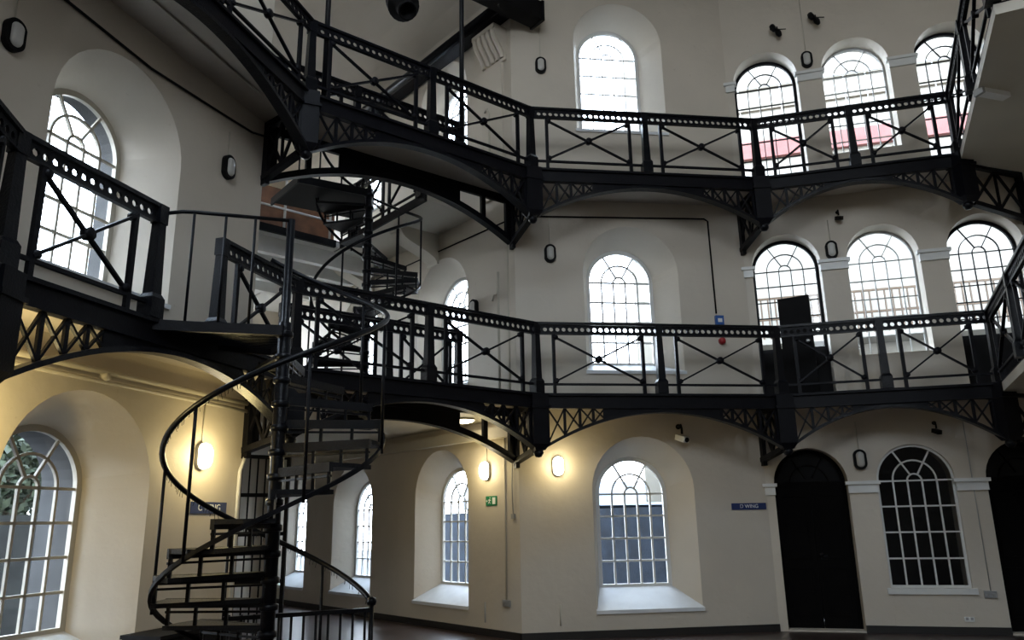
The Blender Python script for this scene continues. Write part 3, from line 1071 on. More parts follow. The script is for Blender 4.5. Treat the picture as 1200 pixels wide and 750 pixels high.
corbel(FW, 2.2, Z2 - 0.10, 0.32, 0.8, 0.55, 'cream scroll corbel under the wing walkway, nearest the bridge')
corbel(FW, 4.4, Z2 - 0.10, 0.32, 0.8, 0.55, 'cream scroll corbel under the wing walkway, behind the upper spiral stair')
corbel(FW, 0.40, 9.78, 0.60, 0.26, 0.60, 'large reeded plaster corbel under the roof beam at the wing corner', 5, M['plaster'])
mb = MB()
mb.prism([FW.P(0.20, 0, 6.75), FW.P(0.72, 0, 6.75), FW.P(0.72, 0.05, 6.75), FW.P(0.20, 0.05, 6.75)], (0, 0, 2.43))
tag(mb.build('pilaster', M['plaster']), 'shallow plaster pilaster below the reeded corbel at the wing corner', 'pilaster')

# roof beams and pipes
root = empty('roof_beam', FW.P(2, 0.45, 10.2), 'long dark twin roof beam running into the wing above the corbel', 'beam')
for off, zz, rr in ((0.16, 10.08, 0.11), (0.36, 9.93, 0.085)):
    mb = MB()
    mb.tube([FW.P(-0.15, off, zz), FW.P(4.6, off, zz)], rr, 12)
    mb.build('beam_tube', M['iron_gloss'], root)
mb = MB()
mb.prism([FW.P(-0.2, 0.05, 9.88), FW.P(4.6, 0.05, 9.88), FW.P(4.6, 0.36, 9.88), FW.P(-0.2, 0.36, 9.88)], (0, 0, 0.10))
mb.build('beam_flange', M['iron'], root)
bd = (V3(pB, 0) - V3(pA, 0)).normalized()
b1 = V3(pB, 9.85) + Vector((bd.y, -bd.x, 0)) * 0.42
root = empty('cross_beam', b1, 'square ended dark box beam poking out at the roof corner above the wing', 'beam')
mb = MB()
mb.bar(b1 + bd * 0.25, b1 - bd * 4.1, 0.30, 0.34)
mb.build('box_section', M['black'], root)
mb = MB()
mb.bar(b1 + bd * 0.27, b1 + bd * 0.22, 0.34, 0.38)
mb.build('end_collar', M['iron'], root)
# vertical tie rods
for (x, y, l) in ((-2.30, 8.60, 'thin vertical iron rod rising from the bridge by the spiral stair'), (-0.66, 9.82, 'thin vertical iron rod rising from the middle of the second floor bridge')):
    mb = MB()
    mb.tube([(x, y, Z2), (x, y, ZTOP)], 0.035, 10)
    mb.lathe((x, y, Z2), [(0.07, 0), (0.07, 0.03), (0.04, 0.05)], n=12)
    tag(mb.build('tie_rod', M['iron_gloss']), l, 'rod')
# hanging spotlight at the upper edge
root = empty('hanging_spotlight', (-1.36, 8.9, 8.15), 'black cylindrical spotlight hanging at the upper picture edge', 'spotlight')
c = Vector((-1.36, 8.9, 8.28))
ax = Vector((0.22, -0.42, -0.55)).normalized()
mb = MB()
mb.lathe(c, [(0.0, -0.42), (0.12, -0.40), (0.20, -0.30), (0.20, -0.12), (0.215, -0.10), (0.215, -0.06), (0.13, -0.02), (0.115, 0.14), (0.125, 0.16), (0.125, 0.19), (0.10, 0.19), (0.09, 0.05), (0.0, 0.05)], axis=ax, n=20)
mb.build('housing', M['black'], root)
mb = MB()
mb.tube([c - ax * 0.3, Vector((c.x - ax.x * 0.3, c.y - ax.y * 0.3, ZTOP))], 0.02, 8)
mb.build('drop_rod', M['iron'], root)


# ------------------------------------------------------------------ spiral stairs
def spiral(cx, cy, z0, n_r, rise, th0, R, ztop_col, label, rail_start, rail_pts_extra=None, rail_h=1.05, col_r=0.058, step=28.0, bal_every=2, name='spiral_staircase', ztop_deck=None, zbot_rail=None, col_bot=None):
    root = empty(name, (cx, cy, z0), label, 'spiral stair')
    c = Vector((cx, cy, 0))
    def pt(th, r, z):
        t = math.radians(th)
        return Vector((cx + r * math.cos(t), cy + r * math.sin(t), z))
    mb = MB()
    zb = z0 if col_bot is None else col_bot
    zc_ = (ztop_deck or ztop_col) + 0.03
    mb.tube([(cx, cy, zb), (cx, cy, zc_), (cx, cy, zc_ + 0.02), (cx, cy, ztop_col)], [col_r, col_r, 0.036, 0.036], 16)
    for k in range(n_r + 1):
        zz = z0 + rise * (k + 1)
        if zz < zc_:
            mb.lathe((cx, cy, zz - 0.10), [(col_r, 0), (col_r + 0.018, 0.01), (col_r + 0.018, 0.05), (col_r, 0.06)], n=16)
    mb.build('centre_column', M['iron_gloss'], root)
    for k in range(n_r - 1):
        z = z0 + rise * (k + 1)
        t0 = th0 + step * k
        t1 = t0 + step + 2
        mb = MB()
        poly = [pt(t0, col_r, z - 0.035), pt(t0, R, z - 0.035), pt((t0 + t1) / 2, R, z - 0.035), pt(t1, R, z - 0.035), pt(t1, col_r, z - 0.035)]
        mb.prism(poly, (0, 0, 0.035))
        # nosing lip
        mb.bar(pt(t0, col_r, z - 0.035), pt(t0, R, z - 0.035), 0.035, 0.075)
        tr = mb.build('tread', M['tread'], root)
        # open riser frame below the nosing
        mb = MB()
        zl = z - rise
        mb.bar(pt(t0, col_r, zl + rise * 0.5), pt(t0, R, zl + rise * 0.5), 0.018, 0.018)
        for f in (0.36, 0.68, 0.97):
            mb.bar(pt(t0, col_r + (R - col_r) * f, zl), pt(t0, col_r + (R - col_r) * f, z - 0.03), 0.026, 0.026)
        mb.build('riser_frame', M['iron'], tr)
    # outer stringer
    def zt(th):
        return z0 + rise * ((th - th0) / step + 1)
    th_end = th0 + step * (n_r - 1)
    mb = MB()
    m_ = int((th_end - th0) / 7)
    prev = None
    for i in range(m_ + 1):
        th = th0 + (th_end - th0) * i / m_
        zz = zt(th)
        cur = [pt(th, R - 0.005, zz - 0.19), pt(th, R + 0.023, zz - 0.19), pt(th, R + 0.023, zz - 0.153), pt(th, R - 0.005, zz - 0.153)]
        if prev:
            mb.hexa(prev, cur)
        prev = cur
    mb.build('stringer', M['iron'], root)
    # handrail
    pts = []
    th = rail_start
    while th < th_end + 1:
        z = zt(th) + rail_h - rise * 0.5
        if zbot_rail is not None:
            z = max(z, zbot_rail)
        if ztop_deck is not None:
            z = min(z, ztop_deck + rail_h - 0.05)
        pts.append(pt(th, R + 0.02, z))
        th += 6
    if rail_pts_extra:
        pts = pts + [Vector(p) for p in rail_pts_extra]
    mb = MB()
    mb.tube(pts, 0.024, 8)
    mb.lathe(pts[0] + Vector((0, 0, -0.04)), [(0, 0), (0.035, 0.01), (0.045, 0.04), (0.035, 0.07), (0, 0.085)], n=12)
    hr = mb.build('handrail', M['iron_gloss'], root)
    for k in range(0, n_r - 1, bal_every):
        th = th0 + step * (k + 0.5)
        z = z0 + rise * (k + 1)
        zr = zt(th) + rail_h - rise * 0.5
        if zbot_rail is not None:
            zr = max(zr, zbot_rail)
        if ztop_deck is not None:
            zr = min(zr, ztop_deck + rail_h - 0.05)
        mb = MB()
        mb.tube([pt(th, R + 0.02, z - 0.1), pt(th, R + 0.02, zr)], 0.014, 8)
        mb.build('baluster', M['iron'], root)
    return root, pts, pt, zt


rt, rp, pt, zt = spiral(-2.02, 6.64, 0.0, 16, Z1 / 16, 62, 0.88, Z1 + 1.02, 'black iron spiral staircase climbing from the ground floor to the first floor landing', 34,
                        ztop_deck=Z1, zbot_rail=0.93)
# start post and small cable ties under the handrail
mb = MB()
mb.tube([rp[0], Vector((rp[0].x, rp[0].y, 0))], 0.022, 8)
mb.build('start_post', M['iron_gloss'], rt)
mb = MB()
for a, b in zip(rp, rp[1:]):
    for k in range(3):
        p = a.lerp(b, k / 3)
        if random.random() < 0.8:
            mb.bar(p + Vector((0, 0, -0.02)), p + Vector((random.uniform(-.012, .012), random.uniform(-.012, .012), -random.uniform(0.05, 0.075))), 0.004, 0.003)
o = mb.build('cable_ties', M['black'], rt)
tag(o, 'short black cable tie ends hanging under the handrail', kind='stuff')

# landing grate between first floor gallery and spiral column
gl = lambda s, off=0.0, z=0: V3(sa + da * s + Vector((da.y, -da.x, 0)) * off, z)
root = empty('stair_landing', gl(1.85, 0.4, Z1 - 0.08), 'small slatted iron landing joining the spiral stair to the first floor gallery', 'landing')
Lp = [gl(1.42, 0), V3((-2.72, 6.38), 0), V3((-2.02, 6.56), 0), V3((-2.02, 6.78), 0), V3((-2.35, 7.36), 0), gl(2.28, 0)]
mb = MB()
for i in range(len(Lp)):
    a, b = Lp[i], Lp[(i + 1) % len(Lp)]
    mb.bar(V3(a, Z1 - 0.05), V3(b, Z1 - 0.05), 0.035, 0.09)
mb.build('landing_frame', M['iron'], root)
mb = MB()
for k in range(1, 26):
    t = k / 26
    a = Lp[0].lerp(Lp[5], t)
    # far end along the other edge
    path = [Lp[1], Lp[2], Lp[3], Lp[4]]
    seg = [(path[i + 1] - path[i]).length for i in range(3)]
    tot = sum(seg); s = t * tot; j = 0
    while j < 2 and s > seg[j]:
        s -= seg[j]; j += 1
    b = path[j].lerp(path[j + 1], min(1, s / seg[j]))
    mb.bar(V3(a, Z1 - 0.03), V3(b, Z1 - 0.03), 0.014, 0.03)
mb.build('grating_bars', M['iron_gloss'], root)
# guard rail on the landing
g0, g1, g2 = gl(1.42, 0.0, Z1 + 0.95), Vector((-2.80, 6.37, Z1 + 1.0)), Vector((-2.02, 6.58, Z1 + 0.99))
root = empty('landing_guard', gl(1.5, 0.3, Z1), 'slim round bar guard rail around the spiral stair landing', 'guard rail')
mb = MB()
mb.tube([g0, g0.lerp(g1, 0.6) + Vector((0, 0, 0.01)), g1, g2], 0.018, 8)
mb.build('top_bar', M['iron_gloss'], root)
for p in (g1, g1.lerp(g2, 0.33), g1.lerp(g2, 0.64)):
    mb = MB()
    mb.tube([Vector((p.x, p.y, Z1 - 0.05)), p], 0.013, 8)
    mb.build('upright', M['iron'], root)
# ground floor balustrade round the foot of the stair
e0 = Vector((-1.30, 7.12, 0))
e1 = Vector((-2.75, 7.95, 0))
e0 = Vector((rp[0].x, rp[0].y, 0)); e1 = Vector((-2.62, 5.5, 0)) 
dirg = Vector((-0.66, -0.75, 0)).normalized()
e1 = e0 + Vector((-1.05, -0.12, 0)).normalized() * 1.25
root = empty('ground_balustrade', e0, 'low black balustrade with upright bars at the foot of the spiral stair', 'balustrade')
mb = MB()
mb.bar(V3(e0, 0.93 - 0.05), V3(e1, 0.84), 0.04, 0.035)
mb.build('top_rail', M['iron_gloss'], root)
mb = MB()
mb.bar(V3(e0, 0.12), V3(e1, 0.12), 0.03, 0.03)
mb.build('bottom_rail', M['iron_gloss'], root)
n_ = 12
for k in range(n_):
    t = (k + 0.5) / n_
    p = e0.lerp(e1, t)
    mb = MB()
    mb.tube([V3(p, 0), V3(p, 0.87)], 0.012, 6)
    mb.build('upright', M['iron'], root)

# upper spiral in the wing mouth
C2 = (-2.22, 11.28)
rt2, rp2, pt2, zt2 = spiral(C2[0], C2[1], Z1, 16, (Z2 - Z1) / 16, 130, 0.80, Z2 + 0.1, 'smaller black iron spiral staircase in the wing rising from first to second floor', 120, ztop_deck=Z2, name='spiral_staircase')
root = empty('upper_landing', (-3.0, 11.2, Z2 - 0.06), 'dark solid landing plate at the head of the upper spiral stair', 'landing')
mb = MB()
mb.prism([Vector((x, y, Z2 - 0.07)) for x, y in ((-3.83, 11.49), (-3.17, 10.66), (-2.24, 11.19), (-2.20, 11.45), (-2.55, 12.3))], (0, 0, 0.07))
mb.build('landing_plate', M['black'], root)
mb = MB()
for a, b in (((-3.83, 11.49), (-3.17, 10.66)), ((-3.17, 10.66), (-2.24, 11.19))):
    mb.bar(V3(a, Z2 - 0.06), V3(b, Z2 - 0.06), 0.03, 0.12)
mb.build('edge_angle', M['iron'], root)
for (x, y) in ((-3.17, 10.66), (-2.9, 10.82), (-2.6, 10.99), (-2.3, 11.16)):
    mb = MB()
    mb.tube([(x, y, Z2), (x, y, Z2 + 1.0)], 0.013, 6)
    mb.build('upright', M['iron'], root)
mb = MB()
mb.tube([(-3.17, 10.66, Z2 + 1.0), (-2.3, 11.16, Z2 + 1.0)], 0.018, 8)
mb.build('rail', M['iron'], root)

# barred gate in the mouth of the ground floor wing
frG = Fr((-4.0, 10.0), (0, 13.1))
root = empty('barred_gate', frG.P(0.8, 0, 0), 'black barred gate in the ground floor wing behind the spiral stair', 'gate')
for u in (0.30, 1.15):
    mb = MB()
    mb.bar(frG.P(u, 0, 0), frG.P(u, 0, 2.55), 0.05, 0.05)
    mb.build('gate_stile', M['iron'], root)
for z in (0.1, 0.9, 1.5, 2.0, 2.5):
    mb = MB()
    mb.bar(frG.P(0.30, 0, z), frG.P(1.15, 0, z), 0.03, 0.05)
    mb.build('gate_rail', M['iron'], root)
for k in range(7):
    mb = MB()
    u = 0.30 + 0.85 * (k + 1) / 8
    mb.tube([frG.P(u, 0, 0.1), frG.P(u, 0, 2.5)], 0.011, 6)
    mb.build('gate_bar', M['iron'], root)

# low cupboard against the left wall
root = empty('low_cupboard', FL.P(1.0, 0.25, 0), 'low black cupboard against the yellow wall, behind the foot of the spiral stair', 'cupboard')
mb = MB()
mb.prism([FL.P(0.45, 0.03, 0), FL.P(1.60, 0.03, 0), FL.P(1.60, 0.44, 0), FL.P(0.45, 0.44, 0)], (0, 0, 0.64))
mb.build('carcass', M['black'], root)
mb = MB()
mb.prism([FL.P(0.42, 0.03, 0.64), FL.P(1.63, 0.03, 0.64), FL.P(1.63, 0.47, 0.64), FL.P(0.42, 0.47, 0.64)], (0, 0, 0.035))
mb.build('top_board', M['black'], root)
for a in (0.47, 1.03):
    mb = MB()
    mb.prism([FL.P(a, 0.445, 0.04), FL.P(a + 0.55, 0.445, 0.04), FL.P(a + 0.55, 0.462, 0.04), FL.P(a, 0.462, 0.04)], (0, 0, 0.58))
    dr = mb.build('door_panel', M['black'], root)
    mb = MB()
    x = a + (0.48 if a < 1 else 0.06)
    mb.lathe(FL.P(x, 0.462, 0.4), [(0.006, 0), (0.006, 0.015), (0.014, 0.018), (0.012, 0.03), (0, 0.032)], axis=FL.n, n=10)
    mb.build('knob', M['iron'], dr)

# ------------------------------------------------------------------ lamps
def bulkhead(fr, u, z, label, lit=False, conduit=0.0, a=0.065, b=0.12, power=5):
    root = empty('wall_light', fr.P(u, 0.0, z - b), label, 'wall light')
    c = fr.P(u, 0.005, z)
    mb = MB()
    if lit:
        a, b = a + 0.012, b + 0.015
    else:
        a, b = a - 0.010, b - 0.008
    rim = 0.006 if lit else 0.036
    mb.oval(c, fr.n, (0, 0, 1), a + rim, b + rim, 0.035 if lit else 0.06)
    mb.build('housing', M['black'] if not lit else M['grey'], root)
    mb = MB()
    mb.oval(c + fr.n * (0.035 if lit else 0.06), fr.n, (0, 0, 1), a, b, 0.02 if lit else 0.006, dome=0.075 if lit else 0.03)
    mb.build('lens', M['lamp_on'] if lit else M['lamp_off'], root)
    if conduit:
        mb = MB()
        mb.tube([fr.P(u, 0.012, z + b), fr.P(u, 0.012, z + b + conduit)], 0.007, 6)
        mb.build('conduit', M['beige'], root)
    if lit:
        l = bpy.data.lights.new('bulb', 'POINT')
        l.energy = power
        l.color = (1.0, 0.80, 0.36)
        l.shadow_soft_size = 0.08
        lo = bpy.data.objects.new('bulb', l)
        COL.objects.link(lo)
        lo.parent = root
        lo.location = fr.P(u, 0.36, z) - W[root.name]
    return root


bulkhead(FL, 0.73, 2.33, 'lit oval wall light beside the large window in the yellow wall', True, 0.5, power=10)
bulkhead(FL, 3.75, 2.33, 'added lit oval wall light just outside the picture, warming the wall by the large window', True, 0.5, power=34)  # unseen lamp, added to spread yellow light along the left wall
bulkhead(FW, 0.73, 2.36, 'lit oval wall light above the green exit sign', True, 0.25)
bulkhead(FD, 0.58, 2.38, 'lit oval wall light between the wing corner and the sash window', True, 0.0)
bulkhead(FD, 0.56, 5.68, 'unlit oval light on the first floor wall between corner and sash window', False, 0.55)
bulkhead(FD, 0.50, 9.03, 'unlit oval light high on the second floor wall beside the bright window', False, 1.2)
bulkhead(FL, 0.70, 5.68, 'unlit oval light on the shaded wall under the black cable', False, 0.35)
bulkhead(FL, 3.50, 5.60, 'unlit oval light at the near picture edge above the railing', False, 0.3)
bulkhead(FR, 1.36, 2.40, 'dark oval light on the pier between the black door and the barred window', False, 0.45)
bulkhead(FR, 1.34, 5.68, 'dark oval light on the first floor pier between two arches', False, 0.4)
bulkhead(FR, 1.34, 9.10, 'dark oval light on the second floor pier between two arches', False, 1.3)
bulkhead(FW, 1.0, 5.0, 'oval light on the first floor wing wall beside the arched window', False, 0.0)
bulkhead(FW, 3.35, 6.0, 'small oval light on the wing wall near the upper spiral stair', False, 0.0)
# ceiling lamps in the wing
for (p, l, on) in (((-1.12, 12.0, 3.10), 'round white ceiling light under the wing slab behind the girder', False), ((-0.75, 11.5, 3.10), 'lit round ceiling lamp peeping below the inner girder at the wing mouth', True)):
    root = empty('ceiling_light', p, l, 'ceiling light')
    p = Vector(p)
    mb = MB()
    mb.lathe(p, [(0.0, 0.0), (0.16, 0.0), (0.17, -0.02), (0.165, -0.03)], n=24)
    mb.build('rim', M['cctv'], root)
    mb = MB()
    mb.lathe(p, [(0.16, -0.025), (0.13, -0.05), (0.07, -0.065), (0, -0.07)], n=24)
    mb.build('diffuser', M['lamp_on'] if on else M['cctv'], root)
# slab lamp on the side slab soffit
c = Vector((5.9, 8.4, Z2 - 0.14))
root = empty('soffit_light', c, 'short white batten light under the second floor side slab', 'batten light')
mb = MB()
mb.box(c + Vector((0, 0, -0.06)), (0.95, 0.3), 0.42, 0.12, 0.07)
mb.build('batten', M['cctv'], root)
mb = MB()
mb.box(c + Vector((-0.21, -0.066, -0.075)), (0.95, 0.3), 0.04, 0.13, 0.085)
mb.build('end_cap', M['grey'], root)

# ------------------------------------------------------------------ signs
def text_mesh(s, size, fr, u, z, w, m, parent):
    cu = bpy.data.curves.new('lettering', 'FONT')
    cu.body = s
    cu.size = size
    cu.align_x = 'CENTER'
    cu.align_y = 'CENTER'
    cu.extrude = 0.002
    o = bpy.data.objects.new('tmp', cu)
    COL.objects.link(o)
    bpy.context.view_layer.update()
    me = bpy.data.meshes.new_from_object(o)
    bpy.data.objects.remove(o)
    xd = fr.d if not fr.flip else -fr.d
    c = fr.P(u, w, z)
    for v in me.vertices:
        x, y, zz = v.co
        v.co = c + xd * x + Vector((0, 0, y)) + fr.n * zz
    me.materials.clear()
    me.materials.append(m)
    ob = bpy.data.objects.new('lettering', me)
    COL.objects.link(ob)
    ob.parent = parent
    ob.location = -W[parent.name]
    W[ob.name] = Vector((0, 0, 0))
    return ob


def sign(fr, u0, u1, z0, z1, txt, label):
    root = empty('wing_sign', fr.P((u0 + u1) / 2, 0, z0), label, 'sign')
    mb = MB()
    mb.prism([fr.P(u0, 0.002, z0), fr.P(u1, 0.002, z0), fr.P(u1, 0.014, z0), fr.P(u0, 0.014, z0)], (0, 0, z1 - z0))
    mb.build('plate', M['blue'], root)
    text_mesh(txt, (z1 - z0) * 0.80, fr, (u0 + u1) / 2, (z0 + z1) / 2, 0.016, M['letter'], root)


sign(FD, 3.20, 3.74, 1.715, 1.81, 'D WING', 'narrow dark blue sign reading D WING beside the black arched door')
sign(FL, 0.25, 0.82, 1.74, 1.86, 'C WING', 'narrow dark blue wing sign on the yellow wall behind the spiral handrail')
# exit sign
root = empty('exit_sign', FW.P(0.62, 0, 1.84), 'small green emergency exit sign under the lit lamp by the wing corner', 'sign')
mb = MB()
mb.prism([FW.P(0.50, 0.002, 1.84), FW.P(0.76, 0.002, 1.84), FW.P(0.76, 0.012, 1.84), FW.P(0.50, 0.012, 1.84)], (0, 0, 0.14))
mb.build('plate', M['green'], root)
mb = MB()
P = FW.P
w_ = 0.014
mb.prism([P(0.53, w_, 1.86), P(0.60, w_, 1.86), P(0.60, w_ + 0.002, 1.86), P(0.53, w_ + 0.002, 1.86)], (0, 0, 0.10))
mb.build('door_symbol', M['letter'], root)
mb = MB()
for (a, b) in (((0.66, 1.935), (0.675, 1.90)), ((0.675, 1.90), (0.65, 1.87)), ((0.675, 1.90), (0.70, 1.87)), ((0.663, 1.93), (0.64, 1.91)), ((0.663, 1.93), (0.70, 1.92))):
    mb.bar(P(a[0], w_, a[1]), P(b[0], w_, b[1]), 0.012, 0.003, FW.n)
mb.lathe(P(0.655, w_, 1.953), [(0, 0), (0.011, 0), (0.011, 0.002), (0, 0.002)], axis=FW.n, n=10)
mb.build('running_figure', M['letter'], root)
mb = MB()
mb.bar(P(0.71, w_, 1.91), P(0.745, w_, 1.91), 0.01, 0.003, FW.n)
mb.bar(P(0.73, w_, 1.925), P(0.745, w_, 1.91), 0.008, 0.003, FW.n)
mb.bar(P(0.73, w_, 1.895), P(0.745, w_, 1.91), 0.008, 0.003, FW.n)
mb.build('arrow', M['letter'], root)

# ------------------------------------------------------------------ conduits, sockets, boxes, cameras
def pipe(name, pts, r, m, label, cat='conduit'):
    mb = MB()
    mb.tube(pts, r, 8)
    return tag(mb.build(name, m), label, cat)


pipe('conduit', [FW.P(0.30, 0.015, 0.52), FW.P(0.30, 0.015, 3.05)], 0.012, M['beige'], 'cream vertical conduit running down to the double socket by the wing corner')
pipe('hanging_cable', [FW.P(0.12, 0.02, 2.45), FW.P(0.125, 0.03, 2.1), FW.P(0.12, 0.02, 1.70)], 0.008, M['grey'], 'thin hanging cable ending in a small switch at the wing corner', 'cable')
mb = MB(); mb.prism([FW.P(0.09, 0.0, 1.64), FW.P(0.16, 0.0, 1.64), FW.P(0.16, 0.03, 1.64), FW.P(0.09, 0.03, 1.64)], (0, 0, 0.07))
tag(mb.build('switch_box', M['grey']), 'small grey switch at the end of the hanging cable', 'switch')


def socket(fr, u, z, label, wd=0.15, ht=0.09, m=M['steel']):
    root = empty('wall_socket', fr.P(u, 0, z), label, 'socket')
    mb = MB()
    mb.prism([fr.P(u - wd / 2, 0.001, z), fr.P(u + wd / 2, 0.001, z), fr.P(u + wd / 2, 0.035, z), fr.P(u - wd / 2, 0.035, z)], (0, 0, ht))
    mb.build('back_box', m, root)
    for s in (-1, 1):
        mb = MB()
        uu = u + s * wd * 0.25
        mb.prism([fr.P(uu - 0.016, 0.036, z + 0.02), fr.P(uu + 0.016, 0.036, z + 0.02), fr.P(uu + 0.016, 0.041, z + 0.02), fr.P(uu - 0.016, 0.041, z + 0.02)], (0, 0, 0.035))
        mb.build('outlet', M['grey'], root)


socket(FW, 0.30, 0.43, 'steel double socket at the foot of the cream conduit near the wing corner')
socket(FR, 2.79, 0.48, 'steel double socket beside the barred window near the edge doorway')
socket(FR, 2.48, 0.17, 'small white double socket low under the barred window', 0.12, 0.06, M['cctv'])
pipe('conduit', [FR.P(2.80, 0.012, 0.57), FR.P(2.80, 0.012, 3.0)], 0.006, M['grey'], 'thin vertical wire above the socket by the edge doorway')
# vertical slots low on the wall by the corner (short pipe stubs)
pipe('pipe_stub', [FW.P(0.80, 0.01, 0.18), FW.P(0.80, 0.01, 0.46)], 0.012, M['grey'], 'short vertical pipe stub low on the wing wall', 'pipe')
pipe('pipe_stub', [FD.P(0.55, 0.01, 0.18), FD.P(0.55, 0.01, 0.46)], 0.012, M['beige'], 'short vertical pipe stub low on the wall under the lit lamp', 'pipe')
# conduits on the first floor
pipe('conduit', [FD.P(0.05, 0.015, 6.30), FD.P(3.15, 0.015, 6.36), FD.P(3.21, 0.015, 6.32), FD.P(3.22, 0.015, 4.75)], 0.014, M['black'], 'black conduit running over the first floor sash window and down to the blue call box')
pipe('black_cable', [FW.P(0.0, 0.015, 6.27), FW.P(5.2, 0.015, 6.30)], 0.012, M['black'], 'black cable under the side walkway along the wing wall', 'cable')
pipe('black_cable', [FL.P(4.3, 0.02, 6.22), FL.P(3.1, 0.02, 6.26), FL.P(2.0, 0.025, 6.20), FL.P(1.0, 0.02, 6.28), FL.P(0.3, 0.02, 6.34), FL.P(0.03, 0.02, 6.42)], 0.014, M['black'], 'sagging black cable along the shaded wall above the arched window', 'cable')
pipe('soffit_conduit', [V3(gl(0.0, -0.45), Z2 - 0.11), V3(gl(3.3, -0.45), Z2 - 0.11)], 0.012, M['beige'], 'thin conduit fixed along the underside of the second floor walkway overhead')
pipe('wall_pipe', [FW.P(0.35, 0.05, 3.4), FW.P(0.35, 0.05, 5.45), FW.P(0.38, 0.05, 5.08), FW.P(0.46, 0.05, 5.10), FW.P(0.50, 0.05, 5.0)], 0.018, M['beige'], 'cream hooked pipe on the first floor wing wall near the corner', 'pipe')
pipe('wall_pipe', [FW.P(0.12, 0.04, 3.4), FW.P(0.12, 0.04, 6.1)], 0.014, M['beige'], 'straight cream pipe on the first floor wall right at the wing corner', 'pipe')
pipe('wall_pipe', [FW.P(0.50, 0.08, 6.8), FW.P(0.50, 0.08, 8.3), FW.P(0.55, 0.08, 8.42), FW.P(0.62, 0.08, 8.38)], 0.018, M['beige'], 'cream hooked pipe on the second floor pilaster', 'pipe')
pipe('corner_pipe', [FL.P(0.12, 0.04, 0.0), FL.P(0.10, 0.04, 2.2), FL.P(0.03, 0.05, 2.38)], 0.02, M['white'], 'white painted pipe up the edge of the yellow wall beside the wing sign', 'pipe')
# cream lit channel under the wing slab
mb = MB()
mb.prism([FW.P(0.0, 0.02, 2.82), FW.P(6, 0.02, 2.82), FW.P(6, 0.16, 2.82), FW.P(0.0, 0.16, 2.82)], (0, 0, 0.16))
tag(mb.build('cable_trunking', M['beige']), 'cream boxed trunking along the wing wall above the ground floor windows', 'trunking')
# fire call point
root = empty('call_point', FD.P(3.25, 0, 4.55), 'blue call box at the end of the black conduit on the first floor', 'call point')
mb = MB(); mb.prism([FD.P(3.19, 0.002, 4.56), FD.P(3.32, 0.002, 4.56), FD.P(3.32, 0.06, 4.56), FD.P(3.19, 0.06, 4.56)], (0, 0, 0.15))
mb.build('body', M['bluebox'], root)
mb = MB(); mb.prism([FD.P(3.22, 0.061, 4.60), FD.P(3.29, 0.061, 4.60), FD.P(3.29, 0.065, 4.60), FD.P(3.22, 0.065, 4.60)], (0, 0, 0.06))
mb.build('glass_panel', M['cctv'], root)
mb = MB(); mb.oval(FD.P(3.27, 0.0, 4.30), FD.n, (0, 0, 1), 0.05, 0.055, 0.06, dome=0.03)
tag(mb.build('alarm_sounder', M['red']), 'round red alarm sounder below the blue call box', 'alarm')


def cctv(fr, u, z, label, body=M['black'], s=1.0, arm=M['black'], turn=0.4):
    root = empty('security_camera', fr.P(u, 0, z), label, 'security camera')
    mb = MB()
    mb.lathe(fr.P(u, 0.0, z + 0.16 * s), [(0.035 * s, 0), (0.035 * s, 0.015), (0, 0.015)], axis=fr.n, n=12)
    mb.tube([fr.P(u, 0.01, z + 0.16 * s), fr.P(u, 0.10 * s, z + 0.17 * s), fr.P(u, 0.13 * s, z + 0.12 * s), fr.P(u, 0.13 * s, z + 0.05 * s)], 0.016 * s, 8)
    mb.build('arm', arm, root)
    d = (fr.n + fr.d * turn + Vector((0, 0, -0.35))).normalized()
    c = fr.P(u, 0.10 * s, z + 0.0)
    mb = MB()
    mb.bar(c - d * 0.08 * s, c + d * 0.10 * s, 0.085 * s, 0.075 * s)
    mb.build('camera_body', body, root)
    mb = MB()
    mb.lathe(c + d * 0.10 * s, [(0.032 * s, 0), (0.032 * s, 0.015), (0, 0.015)], axis=d, n=14)
    mb.build('lens', M['black'], root)
    return root


cctv(FD, 2.46, 2.77, 'white security camera on a black arm above the ground floor sash window', M['cctv'], 1.15)
cctv(FR, 1.50, 6.18, 'small black camera on the first floor wall above the oval pier light', s=0.8)
cctv(FR, 2.42, 2.76, 'small black camera above the white barred ground floor window', s=0.8)


def eye_camera(fr, u, z, label):
    root = empty('sensor_cluster', fr.P(u, 0, z), label, 'camera')
    mb = MB()
    mb.tube([fr.P(u, 0, z + 0.10), fr.P(u, 0.10, z + 0.10), fr.P(u, 0.12, z)], 0.012, 6)
    mb.tube([fr.P(u - 0.12, 0.10, z + 0.07), fr.P(u + 0.14, 0.10, z + 0.03)], 0.008, 6)
    mb.build('mount', M['iron'], root)
    for du, dz in ((0, -0.03), (-0.08, 0.08)):
        mb = MB()
        mb.lathe(fr.P(u + du, 0.12, z + dz + 0.03), [(0, -0.02), (0.045, -0.01), (0.05, 0.06), (0.035, 0.12), (0, 0.13)], axis=(0.1, -0.4, -0.9), n=12)
        mb.build('lamp_head', M['black'], root)


eye_camera(FR, 0.92, 9.68, 'black twin headed sensor on the second floor wall, first of two')
eye_camera(FR, 1.55, 9.78, 'black twin headed sensor on the second floor wall nearer the side slab')

# ------------------------------------------------------------------ the world outside the windows
mb = MB()
g = 60
mb.prism([Vector((-g, -g, -0.3)), Vector((g, -g, -0.3)), Vector((g, g, -0.3)), Vector((-g, g, -0.3))], (0, 0, 0.05))
tag(mb.build('ground', M['yard']), kind='structure')
